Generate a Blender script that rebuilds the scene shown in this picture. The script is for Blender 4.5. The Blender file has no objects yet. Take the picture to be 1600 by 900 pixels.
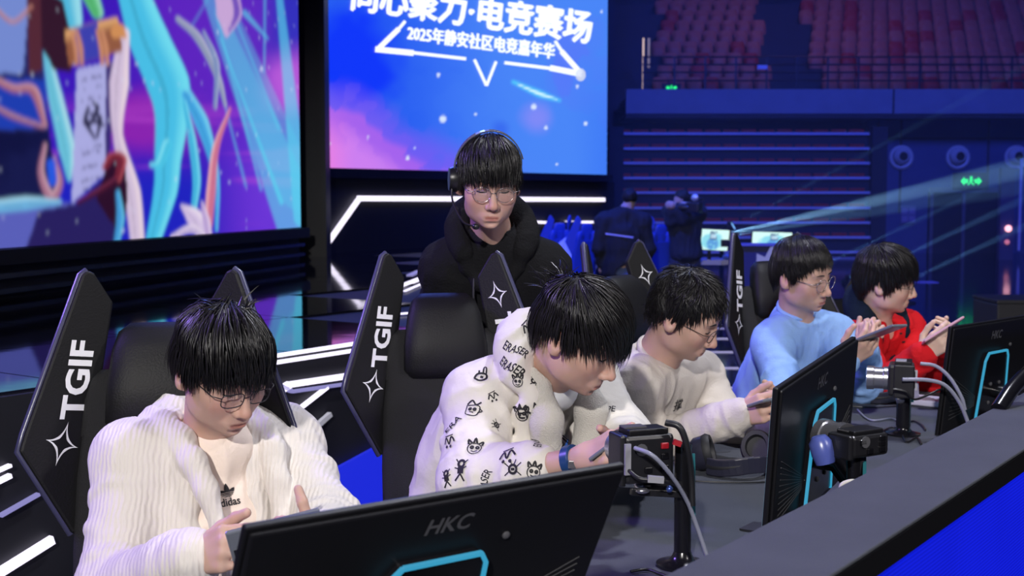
import bpy, math, random
import numpy as np
from mathutils import Vector, Matrix
from mathutils.bvhtree import BVHTree

SC = bpy.context.scene
COL = SC.collection
rng = random.Random(7)
nrs = np.random.RandomState(11)

# ------------------------------------------------------------------ camera
CAM_Z, FPX, PITCH = 1.48, 2000.0, math.atan(150 / 2000)
cam = bpy.data.cameras.new('camera'); cam_o = bpy.data.objects.new('camera', cam); COL.objects.link(cam_o)
cam_o.location = (0, 0, CAM_Z); cam_o.rotation_euler = (math.pi / 2 - PITCH, 0, 0)
cam.sensor_width = 36; cam.lens = 45; cam.clip_start = .05; cam.clip_end = 200
cam.dof.use_dof = True; cam.dof.focus_distance = 2.85; cam.dof.aperture_fstop = 6.3
SC.camera = cam_o

# ------------------------------------------------------------------ world and lights
W = bpy.data.worlds.new('world'); SC.world = W; W.use_nodes = True
W.node_tree.nodes['Background'].inputs[0].default_value = (.05, .08, .55, 1)
W.node_tree.nodes['Background'].inputs[1].default_value = .035
SC.view_settings.view_transform = 'Standard'; SC.view_settings.look = 'None'
SC.view_settings.exposure = 0.0; SC.view_settings.gamma = 1.0; SC.view_settings.use_curve_mapping = False


def aim(o, target):
    d = Vector(target) - o.location
    o.rotation_euler = d.to_track_quat('-Z', 'Y').to_euler()


def light(name, kind, loc, target, power, col, size=1.0, spot=60, blend=.3):
    l = bpy.data.lights.new(name, kind); o = bpy.data.objects.new(name, l); COL.objects.link(o)
    l.energy = power; l.color = col; o.location = loc; aim(o, target)
    if kind == 'AREA':
        l.shape = 'DISK'; l.size = size
    if kind == 'SPOT':
        l.spot_size = math.radians(spot); l.spot_blend = blend; l.shadow_soft_size = size
    return o


light('key_spot', 'SPOT', (-1.3, -5.6, 4.9), (.35, 3.2, .9), 2850, (1.0, .96, .93), .14, 46, .7)
light('overhead_spot', 'SPOT', (1.8, 4.6, 6.5), (.3, 3.2, .9), 1000, (.86, .88, 1.0), .20, 60, .7)
light('side_spot', 'SPOT', (5.2, -1.0, 5.2), (.4, 3.2, 1.0), 520, (1.0, .95, .95), .3, 60, .8)
light('purple_wash', 'SPOT', (-4.2, 3.4, 4.2), (.2, 2.9, 1.1), 900, (.34, .2, 1.0), .4, 75, .7)
light('blue_backlight', 'SPOT', (-1.0, 8.6, 5.0), (.4, 3.2, 1.0), 380, (.12, .2, 1.0), .4, 70, .7)
light('arena_wash', 'AREA', (6.5, 14.0, 11.0), (7, 30, 1.6), 2200, (.07, .12, 1.0), 3.0)
light('balcony_wash', 'AREA', (8, 30.9, 10.5), (8, 34.5, 5.5), 42, (.9, .40, .75), 3.0)
light('far_team_wash', 'SPOT', (-1.5, 10, 6.5), (2.0, 16.5, .8), 4500, (.03, .08, 1.0), .4, 40, .6)


# ------------------------------------------------------------------ materials
def mat(name, col, rough=.5, metal=0., spec=.5, bump=0., bscale=60., var=0., vscale=8., sheen=0., coat=0., stretch=None, sss=0.):
    m = bpy.data.materials.new(name); m.use_nodes = True
    nt = m.node_tree; b = nt.nodes['Principled BSDF']
    b.inputs['Base Color'].default_value = (*col, 1); b.inputs['Roughness'].default_value = rough
    b.inputs['Metallic'].default_value = metal; b.inputs['Specular IOR Level'].default_value = spec
    if sheen: b.inputs['Sheen Weight'].default_value = sheen
    if coat: b.inputs['Coat Weight'].default_value = coat
    if sss:
        b.inputs['Subsurface Weight'].default_value = sss; b.inputs['Subsurface Radius'].default_value = (.012, .005, .003)
        b.inputs['Subsurface Scale'].default_value = 1.0
    tc = nt.nodes.new('ShaderNodeTexCoord')
    src = tc.outputs['Object']
    if stretch:
        mp = nt.nodes.new('ShaderNodeMapping'); mp.inputs['Scale'].default_value = stretch
        nt.links.new(src, mp.inputs['Vector']); src = mp.outputs[0]
    if var:
        n = nt.nodes.new('ShaderNodeTexNoise'); n.inputs['Scale'].default_value = vscale; n.inputs['Detail'].default_value = 4
        nt.links.new(src, n.inputs['Vector'])
        r = nt.nodes.new('ShaderNodeMixRGB'); r.blend_type = 'MIX'
        r.inputs[1].default_value = (*[c * (1 - var) for c in col], 1); r.inputs[2].default_value = (*[min(1, c * (1 + var)) for c in col], 1)
        nt.links.new(n.outputs['Fac'], r.inputs[0]); nt.links.new(r.outputs[0], b.inputs['Base Color'])
    if bump:
        n = nt.nodes.new('ShaderNodeTexNoise'); n.inputs['Scale'].default_value = bscale; n.inputs['Detail'].default_value = 3
        nt.links.new(src, n.inputs['Vector'])
        bn = nt.nodes.new('ShaderNodeBump'); bn.inputs['Strength'].default_value = bump; bn.inputs['Distance'].default_value = .01
        nt.links.new(n.outputs['Fac'], bn.inputs['Height']); nt.links.new(bn.outputs[0], b.inputs['Normal'])
    return m


def emat(name, col, strength, sampling='AUTO'):
    m = bpy.data.materials.new(name); m.use_nodes = True
    b = m.node_tree.nodes['Principled BSDF']
    b.inputs['Base Color'].default_value = (.02, .02, .03, 1); b.inputs['Roughness'].default_value = .4
    b.inputs['Emission Color'].default_value = (*col, 1); b.inputs['Emission Strength'].default_value = strength
    try: m.cycles.emission_sampling = sampling
    except Exception: pass
    return m


def attr_mat(name, emission=0., rough=.5, spec=.3, sss=0., bump=0., bscale=200):
    m = mat(name, (.5, .5, .5), rough, spec=spec, bump=bump, bscale=bscale, sss=sss)
    nt = m.node_tree; b = nt.nodes['Principled BSDF']
    a = nt.nodes.new('ShaderNodeAttribute'); a.attribute_name = 'col'
    if emission:
        b.inputs['Base Color'].default_value = (.01, .01, .012, 1)
        nt.links.new(a.outputs['Color'], b.inputs['Emission Color']); b.inputs['Emission Strength'].default_value = emission
        try: m.cycles.emission_sampling = 'NONE'
        except Exception: pass
    else:
        nt.links.new(a.outputs['Color'], b.inputs['Base Color'])
    return m


# ------------------------------------------------------------------ tags, objects
def tag(o, label=None, cat=None, group=None, kind=None):
    if label: o['label'] = label
    if cat: o['category'] = cat
    if group: o['group'] = group
    if kind: o['kind'] = kind
    return o


def thing(name, label, cat, loc=(0, 0, 0), rz=0., group=None, M=None):
    o = bpy.data.objects.new(name, None); COL.objects.link(o); o.empty_display_size = .1
    if M is not None: o.matrix_world = M
    else:
        o.location = loc; o.rotation_euler = (0, 0, rz)
    return tag(o, label, cat, group)


def kids(o):
    return [c for c in COL.objects if c.parent == o]


def copy_tree(o, parent=None, kmap=None):
    if kmap is None:
        kmap = {}
        for c in COL.objects:
            if c.parent: kmap.setdefault(c.parent.name, []).append(c)
    c = o.copy(); COL.objects.link(c)
    if parent: c.parent = parent
    for ch in kmap.get(o.name, []): copy_tree(ch, c, kmap)
    return c


def mesh_np(name, v, f4=None, f3=None, smooth=True, cols=None):
    """mesh straight from arrays"""
    me = bpy.data.meshes.new(name)
    v = np.asarray(v, np.float32)
    parts = []
    if f4 is not None and len(f4): parts.append((np.asarray(f4, np.int32), 4))
    if f3 is not None and len(f3): parts.append((np.asarray(f3, np.int32), 3))
    loops = np.concatenate([p.ravel() for p, _ in parts]); sizes = np.concatenate([np.full(len(p), k, np.int32) for p, k in parts])
    me.vertices.add(len(v)); me.vertices.foreach_set('co', v.ravel())
    me.loops.add(len(loops)); me.loops.foreach_set('vertex_index', loops)
    me.polygons.add(len(sizes)); st = np.zeros(len(sizes), np.int32); st[1:] = np.cumsum(sizes)[:-1]
    me.polygons.foreach_set('loop_start', st); me.polygons.foreach_set('loop_total', sizes)
    if smooth: me.polygons.foreach_set('use_smooth', np.ones(len(sizes), bool))
    me.update(calc_edges=True)
    if cols is not None:
        a = me.color_attributes.new('col', 'FLOAT_COLOR', 'POINT')
        c4 = np.ones((len(v), 4), np.float32); c4[:, :3] = cols
        a.data.foreach_set('color', c4.ravel())
    return me


def link(name, me, m, parent=None):
    o = bpy.data.objects.new(name, me); COL.objects.link(o)
    if m is not None: me.materials.append(m)
    if parent is not None: o.parent = parent
    return o


def norm(a):
    a = np.asarray(a, float); return a / max(1e-9, np.linalg.norm(a))


def frame(d, up=(0, 0, 1)):
    """rotation whose z column is d"""
    d = norm(d); u = np.asarray(up, float)
    if abs(np.dot(d, norm(u))) > .98: u = np.array([1., 0, 0]) if abs(d[0]) < .9 else np.array([0, 1., 0])
    x = norm(np.cross(u, d)); y = np.cross(d, x)
    return np.stack([x, y, d], 1)


class MB:
    """collects simple shapes into one mesh"""
    def __init__(s): s.v = []; s.f = []
    def add(s, v, f):
        b = len(s.v); s.v.extend([tuple(map(float, p)) for p in v]); s.f.extend([tuple(i + b for i in q) for q in f]); return s
    def box(s, c, size, R=None):
        h = np.array(size, float) / 2
        v = np.array([(x, y, z) for z in (-1, 1) for y in (-1, 1) for x in (-1, 1)]) * h
        if R is not None: v = v @ np.asarray(R).T
        return s.add(v + np.array(c, float), [(0, 2, 3, 1), (4, 5, 7, 6), (0, 1, 5, 4), (2, 6, 7, 3), (0, 4, 6, 2), (1, 3, 7, 5)])
    def bar(s, a, b, w, t, up=(0, 0, 1)):
        a = np.array(a, float); b = np.array(b, float); R = frame(b - a, up)
        return s.box((a + b) / 2, (w, t, np.linalg.norm(b - a)), R)
    def prism(s, poly, t, O=(0, 0, 0), X=(1, 0, 0), Y=(0, 1, 0)):
        """polygon in the X,Y plane at O, extruded by t along X x Y (centred)"""
        X = np.array(X, float); Y = np.array(Y, float); N = np.cross(X, Y); O = np.array(O, float); n = len(poly)
        v = [O + p[0] * X + p[1] * Y + N * k * t / 2 for k in (-1, 1) for p in poly]
        f = [tuple(range(n - 1, -1, -1)), tuple(range(n, 2 * n))] + [(i, (i + 1) % n, n + (i + 1) % n, n + i) for i in range(n)]
        return s.add(v, f)
    def tube(s, pts, r, n=8, cap=True):
        P = np.array(pts, float); m = len(P); rr = np.full(m, r) if np.isscalar(r) else np.array(r, float)
        T = np.gradient(P, axis=0); up = np.array([.13, .21, .97]); v = []; prev = None
        for i in range(m):
            t = norm(T[i])
            x = (np.cross(up, t) if prev is None else prev - t * np.dot(prev, t))
            x = norm(x) if np.linalg.norm(x) > 1e-6 else norm(np.cross((1, 0, 0), t)); prev = x; y = np.cross(t, x)
            for k in range(n):
                a = 2 * math.pi * k / n; v.append(P[i] + rr[i] * (math.cos(a) * x + math.sin(a) * y))
        f = [(i * n + k, i * n + (k + 1) % n, (i + 1) * n + (k + 1) % n, (i + 1) * n + k) for i in range(m - 1) for k in range(n)]
        if cap: f += [tuple(range(n - 1, -1, -1)), tuple((m - 1) * n + k for k in range(n))]
        return s.add(v, f)
    def strip(s, pts, w, t, up=(0, 0, 1)):
        """swept flat bar: w along UP, t across it"""
        P = np.array(pts, float); T = np.gradient(P, axis=0); u = norm(up); v = []
        for p, d in zip(P, T):
            x = norm(np.cross(u, d)); y = norm(np.cross(d, x)); v += [p + x * a * t / 2 + y * b * w / 2 for a, b in ((-1, -1), (1, -1), (1, 1), (-1, 1))]
        m = len(P); f = [(i * 4 + k, i * 4 + (k + 1) % 4, i * 4 + 4 + (k + 1) % 4, i * 4 + 4 + k) for i in range(m - 1) for k in range(4)] + [(3, 2, 1, 0), tuple((m - 1) * 4 + k for k in range(4))]
        return s.add(v, f)
    def lathe(s, prof, n=20, O=(0, 0, 0), R=None):
        """profile (r, z) turned about z"""
        m = len(prof); v = [(max(r, 1e-4) * math.cos(2 * math.pi * k / n), max(r, 1e-4) * math.sin(2 * math.pi * k / n), z) for r, z in prof for k in range(n)]
        v = np.array(v)
        if R is not None: v = v @ np.asarray(R).T
        f = [(i * n + k, i * n + (k + 1) % n, (i + 1) * n + (k + 1) % n, (i + 1) * n + k) for i in range(m - 1) for k in range(n)]
        f += [tuple(range(n - 1, -1, -1)), tuple((m - 1) * n + k for k in range(n))]
        return s.add(v + np.array(O, float), f)
    def loft(s, secs, n=20, e=2.6):
        """secs: (centre, half width along x, half depth along y); superellipse sections stacked along z"""
        v = []
        for c, a, b in secs:
            for k in range(n):
                t = 2 * math.pi * k / n; cx, cy = math.cos(t), math.sin(t)
                v.append((c[0] + a * math.copysign(abs(cx) ** (2 / e), cx), c[1] + b * math.copysign(abs(cy) ** (2 / e), cy), c[2]))
        m = len(secs)
        f = [(i * n + k, i * n + (k + 1) % n, (i + 1) * n + (k + 1) % n, (i + 1) * n + k) for i in range(m - 1) for k in range(n)]
        f += [tuple(range(n - 1, -1, -1)), tuple((m - 1) * n + k for k in range(n))]
        return s.add(v, f)
    def ball(s, c, r, n=12, R=None):
        r = np.array([r, r, r] if np.isscalar(r) else r, float); v = []; m = n // 2 + 1
        for i in range(m):
            a = math.pi * i / (m - 1) ; a = min(max(a, .02), math.pi - .02)
            for k in range(n):
                b = 2 * math.pi * k / n; v.append((math.sin(a) * math.cos(b), math.sin(a) * math.sin(b), -math.cos(a)))
        v = np.array(v) * r
        if R is not None: v = v @ np.asarray(R).T
        f = [(i * n + k, i * n + (k + 1) % n, (i + 1) * n + (k + 1) % n, (i + 1) * n + k) for i in range(m - 1) for k in range(n)]
        f += [tuple(range(n - 1, -1, -1)), tuple((m - 1) * n + k for k in range(n))]
        return s.add(v + np.array(c, float), f)
    def build(s, name, m, parent=None, smooth=False, bevel=0., seg=2):
        me = bpy.data.meshes.new(name); me.from_pydata(s.v, [], s.f); me.update()
        o = link(name, me, m, parent)
        if smooth:
            me.polygons.foreach_set('use_smooth', np.ones(len(me.polygons), bool))
            try: me.set_sharp_from_angle(angle=math.radians(48))
            except Exception: pass
        if bevel:
            b = o.modifiers.new('bevel', 'BEVEL'); b.width = bevel; b.segments = seg; b.limit_method = 'ANGLE'; b.angle_limit = .6
            b.harden_normals = False
        return o


def spline(pts, n=24):
    """Catmull-Rom through pts"""
    P = np.array(pts, float); P = np.vstack([2 * P[0] - P[1], P, 2 * P[-1] - P[-2]]); out = []
    for i in range(1, len(P) - 2):
        for t in np.linspace(0, 1, max(2, n // (len(P) - 3)), endpoint=False):
            a, b, c, d = P[i - 1:i + 3]
            out.append(.5 * (2 * b + (c - a) * t + (2 * a - 5 * b + 4 * c - d) * t * t + (3 * b - a - 3 * c + d) * t ** 3))
    out.append(P[-2]); return np.array(out)


# ------------------------------------------------------------------ picture <-> place helpers
CP, SP = math.cos(PITCH), math.sin(PITCH)
C0 = np.array([0, 0, CAM_Z])


def ray(px, py):
    x = (px - 800) / FPX; y = -(py - 450) / FPX
    w = np.array([x, CP + y * SP, -SP + y * CP]); return w / w[1]


def at(px, py, d): return C0 + ray(px, py) * d
def onz(px, py, z):
    r = ray(px, py); return C0 + r * ((z - CAM_Z) / r[2])
def onp(px, py, O, N):
    r = ray(px, py); return C0 + r * (np.dot(np.array(O) - C0, N) / np.dot(r, N))
def proj(p):
    p = np.asarray(p, float); x, y, z = p[..., 0], p[..., 1], p[..., 2] - CAM_Z
    zc = y * CP - z * SP; yc = y * SP + z * CP
    return np.stack([800 + FPX * x / zc, 450 - FPX * yc / zc], -1)


US = np.array([math.sin(math.radians(35.2)), math.cos(math.radians(35.2)), 0])     # along the desk
UN = np.array([-US[1], US[0], 0])                                                  # across it, towards the players
def sn(s, n, z=0.): return US * s + UN * n + np.array([0, 0, z])
DESK_RZ = math.atan2(US[1], US[0])


# ------------------------------------------------------------------ lettering
def text_np(body, size=1., bold=0., extrude=0., shear=0., res=3, align='CENTER'):
    cu = bpy.data.curves.new('lettering', 'FONT'); cu.body = body; cu.size = size; cu.offset = bold; cu.extrude = extrude; cu.shear = shear
    cu.resolution_u = res; cu.align_x = align
    o = bpy.data.objects.new('lettering', cu); COL.objects.link(o)
    dg = bpy.context.evaluated_depsgraph_get(); dg.update()
    me = bpy.data.meshes.new_from_object(o.evaluated_get(dg))
    v = np.array([p.co[:] for p in me.vertices]).reshape(-1, 3); f = [tuple(p.vertices) for p in me.polygons]
    bpy.data.objects.remove(o); bpy.data.meshes.remove(me); bpy.data.curves.remove(cu)
    return v, f


def fit_text(body, x0, x1, y0, y1, **k):
    """flat lettering scaled into a rectangle"""
    v, f = text_np(body, **k); lo, hi = v[:, :2].min(0), v[:, :2].max(0)
    out = v.copy(); out[:, 0] = x0 + (v[:, 0] - lo[0]) / (hi[0] - lo[0]) * (x1 - x0); out[:, 1] = y0 + (v[:, 1] - lo[1]) / (hi[1] - lo[1]) * (y1 - y0)
    return out, f


def ribbon(pts, w):
    """flat stroke along 2-D points: vertices, quads"""
    P = np.array(pts, float); T = np.gradient(P, axis=0); T /= np.maximum(1e-9, np.linalg.norm(T, axis=1))[:, None]
    N = np.stack([-T[:, 1], T[:, 0]], 1) * (np.array(w) / 2 if np.isscalar(w) else np.array(w)[:, None] / 2)
    v = np.concatenate([P + N, P - N]); n = len(P)
    return np.c_[v, np.zeros(2 * n)], [(i, n + i, n + i + 1, i + 1) for i in range(n - 1)]
# ================================================================== noise
def vnoise(p, seed=0):
    """value noise, p (...,k) with k = 2 or 3, result 0..1"""
    p = np.asarray(p, np.float32); k = p.shape[-1]; i = np.floor(p).astype(np.int64); f = p - i; f = f * f * (3 - 2 * f)
    out = 0
    for c in range(2 ** k):
        h = np.full(p.shape[:-1], seed * 374761393 + 1013904223, np.int64); w = 1
        for a in range(k):
            b = (c >> a) & 1; h = (h ^ ((i[..., a] + b) * (668265263, 2246822519, 3266489917)[a])) * 1274126177 & 0x7fffffff
            h ^= h >> 13; w = w * (f[..., a] if b else 1 - f[..., a])
        h = (h * 1103515245 + 12345) & 0x7fffffff; h ^= h >> 11
        out = out + w * ((h & 0xffff) / 65535.)
    return out


def fbm(p, seed=0, oct=4):
    a, t, s = .5, 0, 0
    for o in range(oct):
        s = s + a * vnoise(p * 2 ** o, seed + o); t += a; a *= .5
    return s / t


def srgb(r, g, b):
    c = np.array([r, g, b], float) / 255; return np.where(c <= .04045, c / 12.92, ((c + .055) / 1.055) ** 2.4)


# ================================================================== materials of the setting
M_floor = mat('floor_gloss', (.006, .007, .012), .09, spec=.6, var=.4, vscale=2)
M_black = mat('stage_black', (.008, .008, .012), .55, var=.3)
M_gloss = mat('deck_gloss', (.006, .006, .012), .045, spec=.7, bump=.035, bscale=3.5)
ORD = 'first second third fourth fifth sixth seventh eighth ninth tenth eleventh twelfth thirteenth fourteenth fifteenth sixteenth seventeenth eighteenth nineteenth twentieth'.split() + ['twenty-' + q for q in 'first second third fourth fifth sixth seventh eighth ninth'.split()]
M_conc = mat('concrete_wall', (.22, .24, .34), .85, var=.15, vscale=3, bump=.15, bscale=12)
M_dark = mat('dark_wall', (.025, .028, .045), .8, var=.2, vscale=2)
M_steel = mat('rail_steel', (.03, .03, .04), .45, metal=.6)
M_nose = mat('nosing', (.5, .5, .8), .5)
M_riser = mat('bleacher_riser', (.018, .018, .035), .8, var=.2)
M_pink = mat('seat_pink', (.42, .12, .075), .55, var=.1)
M_red = mat('seat_red', (.40, .008, .005), .55, var=.1)
M_led = emat('led_white', (.86, .80, 1.0), 1.6)
M_ledsoft = emat('led_soft', (.45, .42, .95), .55)
M_blueled = emat('led_blue', (.004, .012, .62), 1.0)
M_green = emat('exit_green', (.02, .95, .18), 1.3)

# ================================================================== floor and arena shell
MB().box((4, 14, -.05), (60, 50, .1)).build('floor', M_floor)['kind'] = 'structure'
DB = 30.0                                              # distance of the far stand
def bx(px, d=DB): return (px - 800) / FPX * d
def bz(py, d=DB): return float(C0[2] + ray(800, py)[2] * d)

MB().box((12, 42, 7), (70, .3, 20)).build('wall_back', M_dark)['kind'] = 'structure'
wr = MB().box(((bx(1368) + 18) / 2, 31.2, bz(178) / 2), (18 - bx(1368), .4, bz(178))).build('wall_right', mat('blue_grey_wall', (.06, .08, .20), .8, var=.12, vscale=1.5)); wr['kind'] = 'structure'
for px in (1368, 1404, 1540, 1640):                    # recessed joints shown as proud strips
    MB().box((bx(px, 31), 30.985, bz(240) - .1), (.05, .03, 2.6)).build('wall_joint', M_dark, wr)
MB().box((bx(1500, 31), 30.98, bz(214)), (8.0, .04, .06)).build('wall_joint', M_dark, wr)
# balcony front: a concrete fascia
fz0, fz1 = bz(178), bz(140)
MB().box(((bx(976) + 18) / 2, 30.0, (fz0 + fz1) / 2), (18 - bx(976), .3, fz1 - fz0)).build('wall_balcony', M_conc)['kind'] = 'structure'
MB().box(((bx(976) + 18) / 2, 30.9, fz0 - .05), (18 - bx(976), 2.0, .1)).build('ceiling', M_dark)['kind'] = 'structure'
MB().box((bx(1392, 29.8), 29.83, (fz0 + fz1) / 2), (.035, .04, fz1 - fz0)).build('trim_1', M_dark)['kind'] = 'structure'
MB().box(((bx(976) + 18) / 2, 32.0, fz1 - .25), (18 - bx(976), 4, .1)).build('trim_2', M_dark)['kind'] = 'structure'
MB().box((bx(946), 31.3, 4), (.5, 1.0, 10)).build('column_left', M_dark)['kind'] = 'structure'

# ------------------------------------------------------------------ telescopic bleacher under the balcony
bl = thing('bleacher', 'folded telescopic bleacher with pale step edges below the blue balcony front', 'bleacher', (0, DB, 0))
ys = [208, 231.5, 254.5, 278, 301, 325, 348, 371, 394, 417]
x0, x1 = bx(948), bx(1366)
for k, y in enumerate(ys):
    z = bz(y); off = (len(ys) - 1 - k) * .035
    MB().box(((x0 + x1) / 2, off, z), (x1 - x0, .10, .055)).build('step_nosing', M_nose, bl)
    MB().box(((x0 + x1) / 2, off + .16, z - .17), (x1 - x0, .2, .30)).build('riser', M_riser, bl)
for px in (962, 1372):
    MB().box((bx(px), .2, 1.5), (.35, .4, 3.0)).build('end_panel', M_riser, bl)
me = None
for k, y in enumerate(ys[:8]):
    off = (len(ys) - 1 - k) * .035
    for j in range(14):
        x = bx(974 + j * 28.2)
        if me is None:
            so = MB().box((0, 0, 0), (.36, .10, .075)).build('folded_chair', M_red, None, bevel=.02); me = so.data
        else:
            so = bpy.data.objects.new('folded_chair', me); COL.objects.link(so)
            b = so.modifiers.new('bevel', 'BEVEL'); b.width = .02; b.segments = 2
        if rng.random() < .4: so.scale = (1, .9, .8)
        so.location = (x, DB + off + .03, bz(y) + .068)
        tag(so, 'dark red folded seat, %s bleacher step from the top, %s from its left end' % (ORD[k], ORD[j]), 'seat', 'folded seats of the bleacher')

# ------------------------------------------------------------------ balcony seats, railing
def seat_mesh():
    b = MB(); b.loft([((0, .05, 0), .165, .05), ((0, .06, .12), .185, .045), ((0, .09, .30), .19, .035), ((0, .11, .39), .17, .03), ((0, .115, .42), .12, .022)], 10, 3)
    b.loft([((0, -.04, -.02), .17, .03), ((0, -.045, .10), .18, .05), ((0, -.03, .26), .17, .04), ((0, -.02, .30), .13, .025)], 10, 3)
    return b
sm = {}
cnt = {}
def balcony_seat(x, k, red, block):
    m = M_red if red else M_pink
    if red not in sm:
        o = seat_mesh().build('stadium_chair', m, None, smooth=True); sm[red] = o.data
    else:
        o = bpy.data.objects.new('stadium_chair', sm[red]); COL.objects.link(o)
    d = 31.6 + .75 * k
    o.location = (x, d, bz(134, 31.6) + .375 * k - .2)
    cnt[k, block] = cnt.get((k, block), 0) + 1
    tag(o, '%s tip-up seat, %s balcony row up, %s from the left, %s block' % ('deep red' if red else 'pale pink', ORD[k], ORD[cnt[k, block] - 1], block), 'seat', 'red balcony seats' if red else 'pink balcony seats')
reds = {(0, 9), (0, 27), (1, 9), (1, 12), (2, 6), (2, 15), (2, 26), (3, 5), (3, 23), (4, 8), (4, 18), (5, 1), (5, 16), (5, 20), (6, 8), (6, 14), (6, 19), (6, 24), (1, 22)}
for k in range(9):
    d = 31.6 + .75 * k; z = bz(134, 31.6) + .375 * k; y = 300 - (z - CAM_Z) * FPX / d
    st = (k % 2) * .2
    for j in range(-1, 30):
        x = bx(1030, 31.6) + j * .415 + st
        px = 800 + x / d * FPX; t = (y - 0) / 85.
        if px < 1026 or px > 1612: continue
        if 1176 + 16 * t < px < 1232 + 26 * t + 6: continue
        balcony_seat(x, k, (k, j) in reds or rng.random() < .07 + .012 * k, 'small' if px < 1205 else 'wide')
for k in range(9):                                    # terrace steps that carry the seats
    d = 31.6 + .75 * k; z = bz(134, 31.6) + .375 * k
    MB().box((10, d + .1, z - .42), (16, .78, .4)).build('terrace_step', M_dark, None)['kind'] = 'structure'

rl = thing('balcony_railing', 'black steel railing along the top of the balcony front', 'railing', (0, 30.35, fz1))
rz = [bz(y, 30.35) - fz1 for y in (89, 101, 113, 126)]
for z in rz: MB().tube([(bx(1002, 30.35), 0, z), (17, 0, z)], .022, 6).build('rail', M_steel, rl)
for j in range(24):
    x = bx(1004, 30.35) + j * .72
    MB().box((x, 0, rz[0] / 2), (.04, .04, rz[0])).build('post', M_steel, rl)
lamp = thing('doorway_light', 'thin warm lit strip of the balcony doorway left of the seats', 'light', (bx(1003, 31), 31, fz1 + .90))
MB().box((0, 0, -.35), (.035, .03, 1.5)).build('glow_strip', emat('warm_strip', (1.0, .72, .55), .8), lamp)
MB().box((.13, 0, .05), (.05, .03, .7)).build('glow_strip', emat('warm_strip_dim', (.5, .4, .4), .35), lamp)
def exit_sign(name, px, py, d, w, h, label):
    t = thing(name, label, 'sign', (bx(px, d), d, bz(py, d)))
    MB().box((0, .03, 0), (w * 1.7, .05, h * 1.7)).build('casing', M_dark, t)
    for q, (ox, s) in enumerate(((-.33, .3), (0, .36), (.33, .3))):     # running man between two arrows
        v = MB()
        if q == 1:
            v.ball((0, 0, h * .36), h * .14, 8); v.bar((0, 0, h * .24), (-.02, 0, -h * .1), .06 * w, .02, (0, 1, 0)); v.bar((0, 0, -h * .05), (w * .13, 0, -h * .4), .05 * w, .02, (0, 1, 0)); v.bar((-.02, 0, -h * .05), (-w * .14, 0, -h * .38), .05 * w, .02, (0, 1, 0)); v.bar((-w * .1, 0, h * .15), (w * .13, 0, h * .08), .04 * w, .02, (0, 1, 0))
        else:
            sg = 1 if ox > 0 else -1
            v.prism([(ox * w + sg * .17 * w, 0), (ox * w, h * .42), (ox * w, h * .2), (ox * w - sg * .16 * w, h * .2), (ox * w - sg * .16 * w, -h * .2), (ox * w, -h * .2), (ox * w, -h * .42)][::sg], .02, (0, 0, 0), (1, 0, 0), (0, 0, 1))
        v.build('pictogram' if q == 1 else 'arrow', M_green, t)
exit_sign('exit_sign', 1515, 283, 30.8, .50, .24, 'green exit sign above the dark double doors on the right')
exit_sign('exit_sign', 1047, 137, 30.1, .26, .12, 'small green exit sign at the left end of the balcony')
o = MB().box((bx(1187, 30.3), 30.28, bz(105, 30.3)), (.23, .02, .10)).build('notice_plate', mat('pale_plate', (.6, .6, .9), .5)); tag(o, 'small pale plate hung on the balcony railing', 'sign')

# ------------------------------------------------------------------ right wall: air nozzles, doors, notice, post
for q, px in enumerate((1405, 1493, 1584)):
    t = thing('air_nozzle', ('round white air nozzle on the wall, first from the bleacher', 'round white air nozzle on the wall above the exit sign', 'round white air nozzle on the wall, farthest from the bleacher')[q], 'vent', (bx(px, 30.98), 30.98, bz(246, 30.98)), 0, 'air nozzles on the wall')
    R = np.array([[1, 0, 0], [0, 0, -1], [0, 1, 0]], float)      # z -> -y
    mw = mat('nozzle_white', (.55, .55, .62), .5) if q == 0 else mw
    MB().lathe([(.29, 0), (.29, .04), (.25, .07), (.21, .05), (.20, 0)], 28, R=R).build('flange', mw, t, True)
    MB().lathe([(.20, .02), (.17, .10), (.12, .16), (.105, .15), (.12, .02)], 24, (.02, 0, .02), R).build('nozzle', mw, t, True)
    MB().lathe([(.11, .0), (.11, .12), (.02, .122)], 20, (.02, 0, .02), R).build('throat', M_black, t)
dd = MB().box((bx(1507, 30.9), 30.97, bz(300, 31) / 2), (1.75, .1, bz(300, 31))).build('door_1', mat('door_recess', (.012, .013, .02), .7)); dd['kind'] = 'structure'
for px in (1454, 1504, 1560):
    MB().box((bx(px, 30.9), 30.9, bz(300, 31) / 2), (.07, .08, bz(300, 31))).build('door_frame', mat('door_frame', (.10, .10, .16), .6) if px == 1454 else bpy.data.materials['door_frame'], dd)
MB().box((bx(1507, 30.9), 30.9, bz(297, 31)), (1.75, .08, .12)).build('door_frame', bpy.data.materials['door_frame'], dd)
nb = thing('notice_board', 'faint pale notice board on the blue wall left of the doors', 'board', (bx(1418, 30.95), 30.95, bz(335, 30.95)))
MB().box((0, 0, 0), (.36, .03, .42)).build('panel', mat('notice_panel', (.16, .15, .3), .6), nb)
for a in (-.09, .09):
    for b in (-.11, .08): MB().box((a, -.02, b), (.13, .012, .13)).build('notice_sheet', mat('notice_sheet', (.26, .22, .42), .6) if (a, b) == (-.09, -.11) else bpy.data.materials['notice_sheet'], nb)
pl = thing('lamp_post', 'slim dark post with two pinkish lamps beside the doors', 'lamp', (bx(1572, 28), 28, 0))
MB().box((0, .05, 1.0), (.30, .14, 2.0)).build('post', mat('post_paint', (.07, .06, .13), .5), pl)
MB().ball((.02, -.06, bz(357, 28)), .075, 12).build('bulb', emat('lamp_pink', (1.0, .45, .55), 2.0), pl, True)
MB().ball((.0, -.06, bz(378, 28)), .055, 12).build('bulb', emat('lamp_dim', (.7, .2, .35), .8), pl, True)
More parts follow.
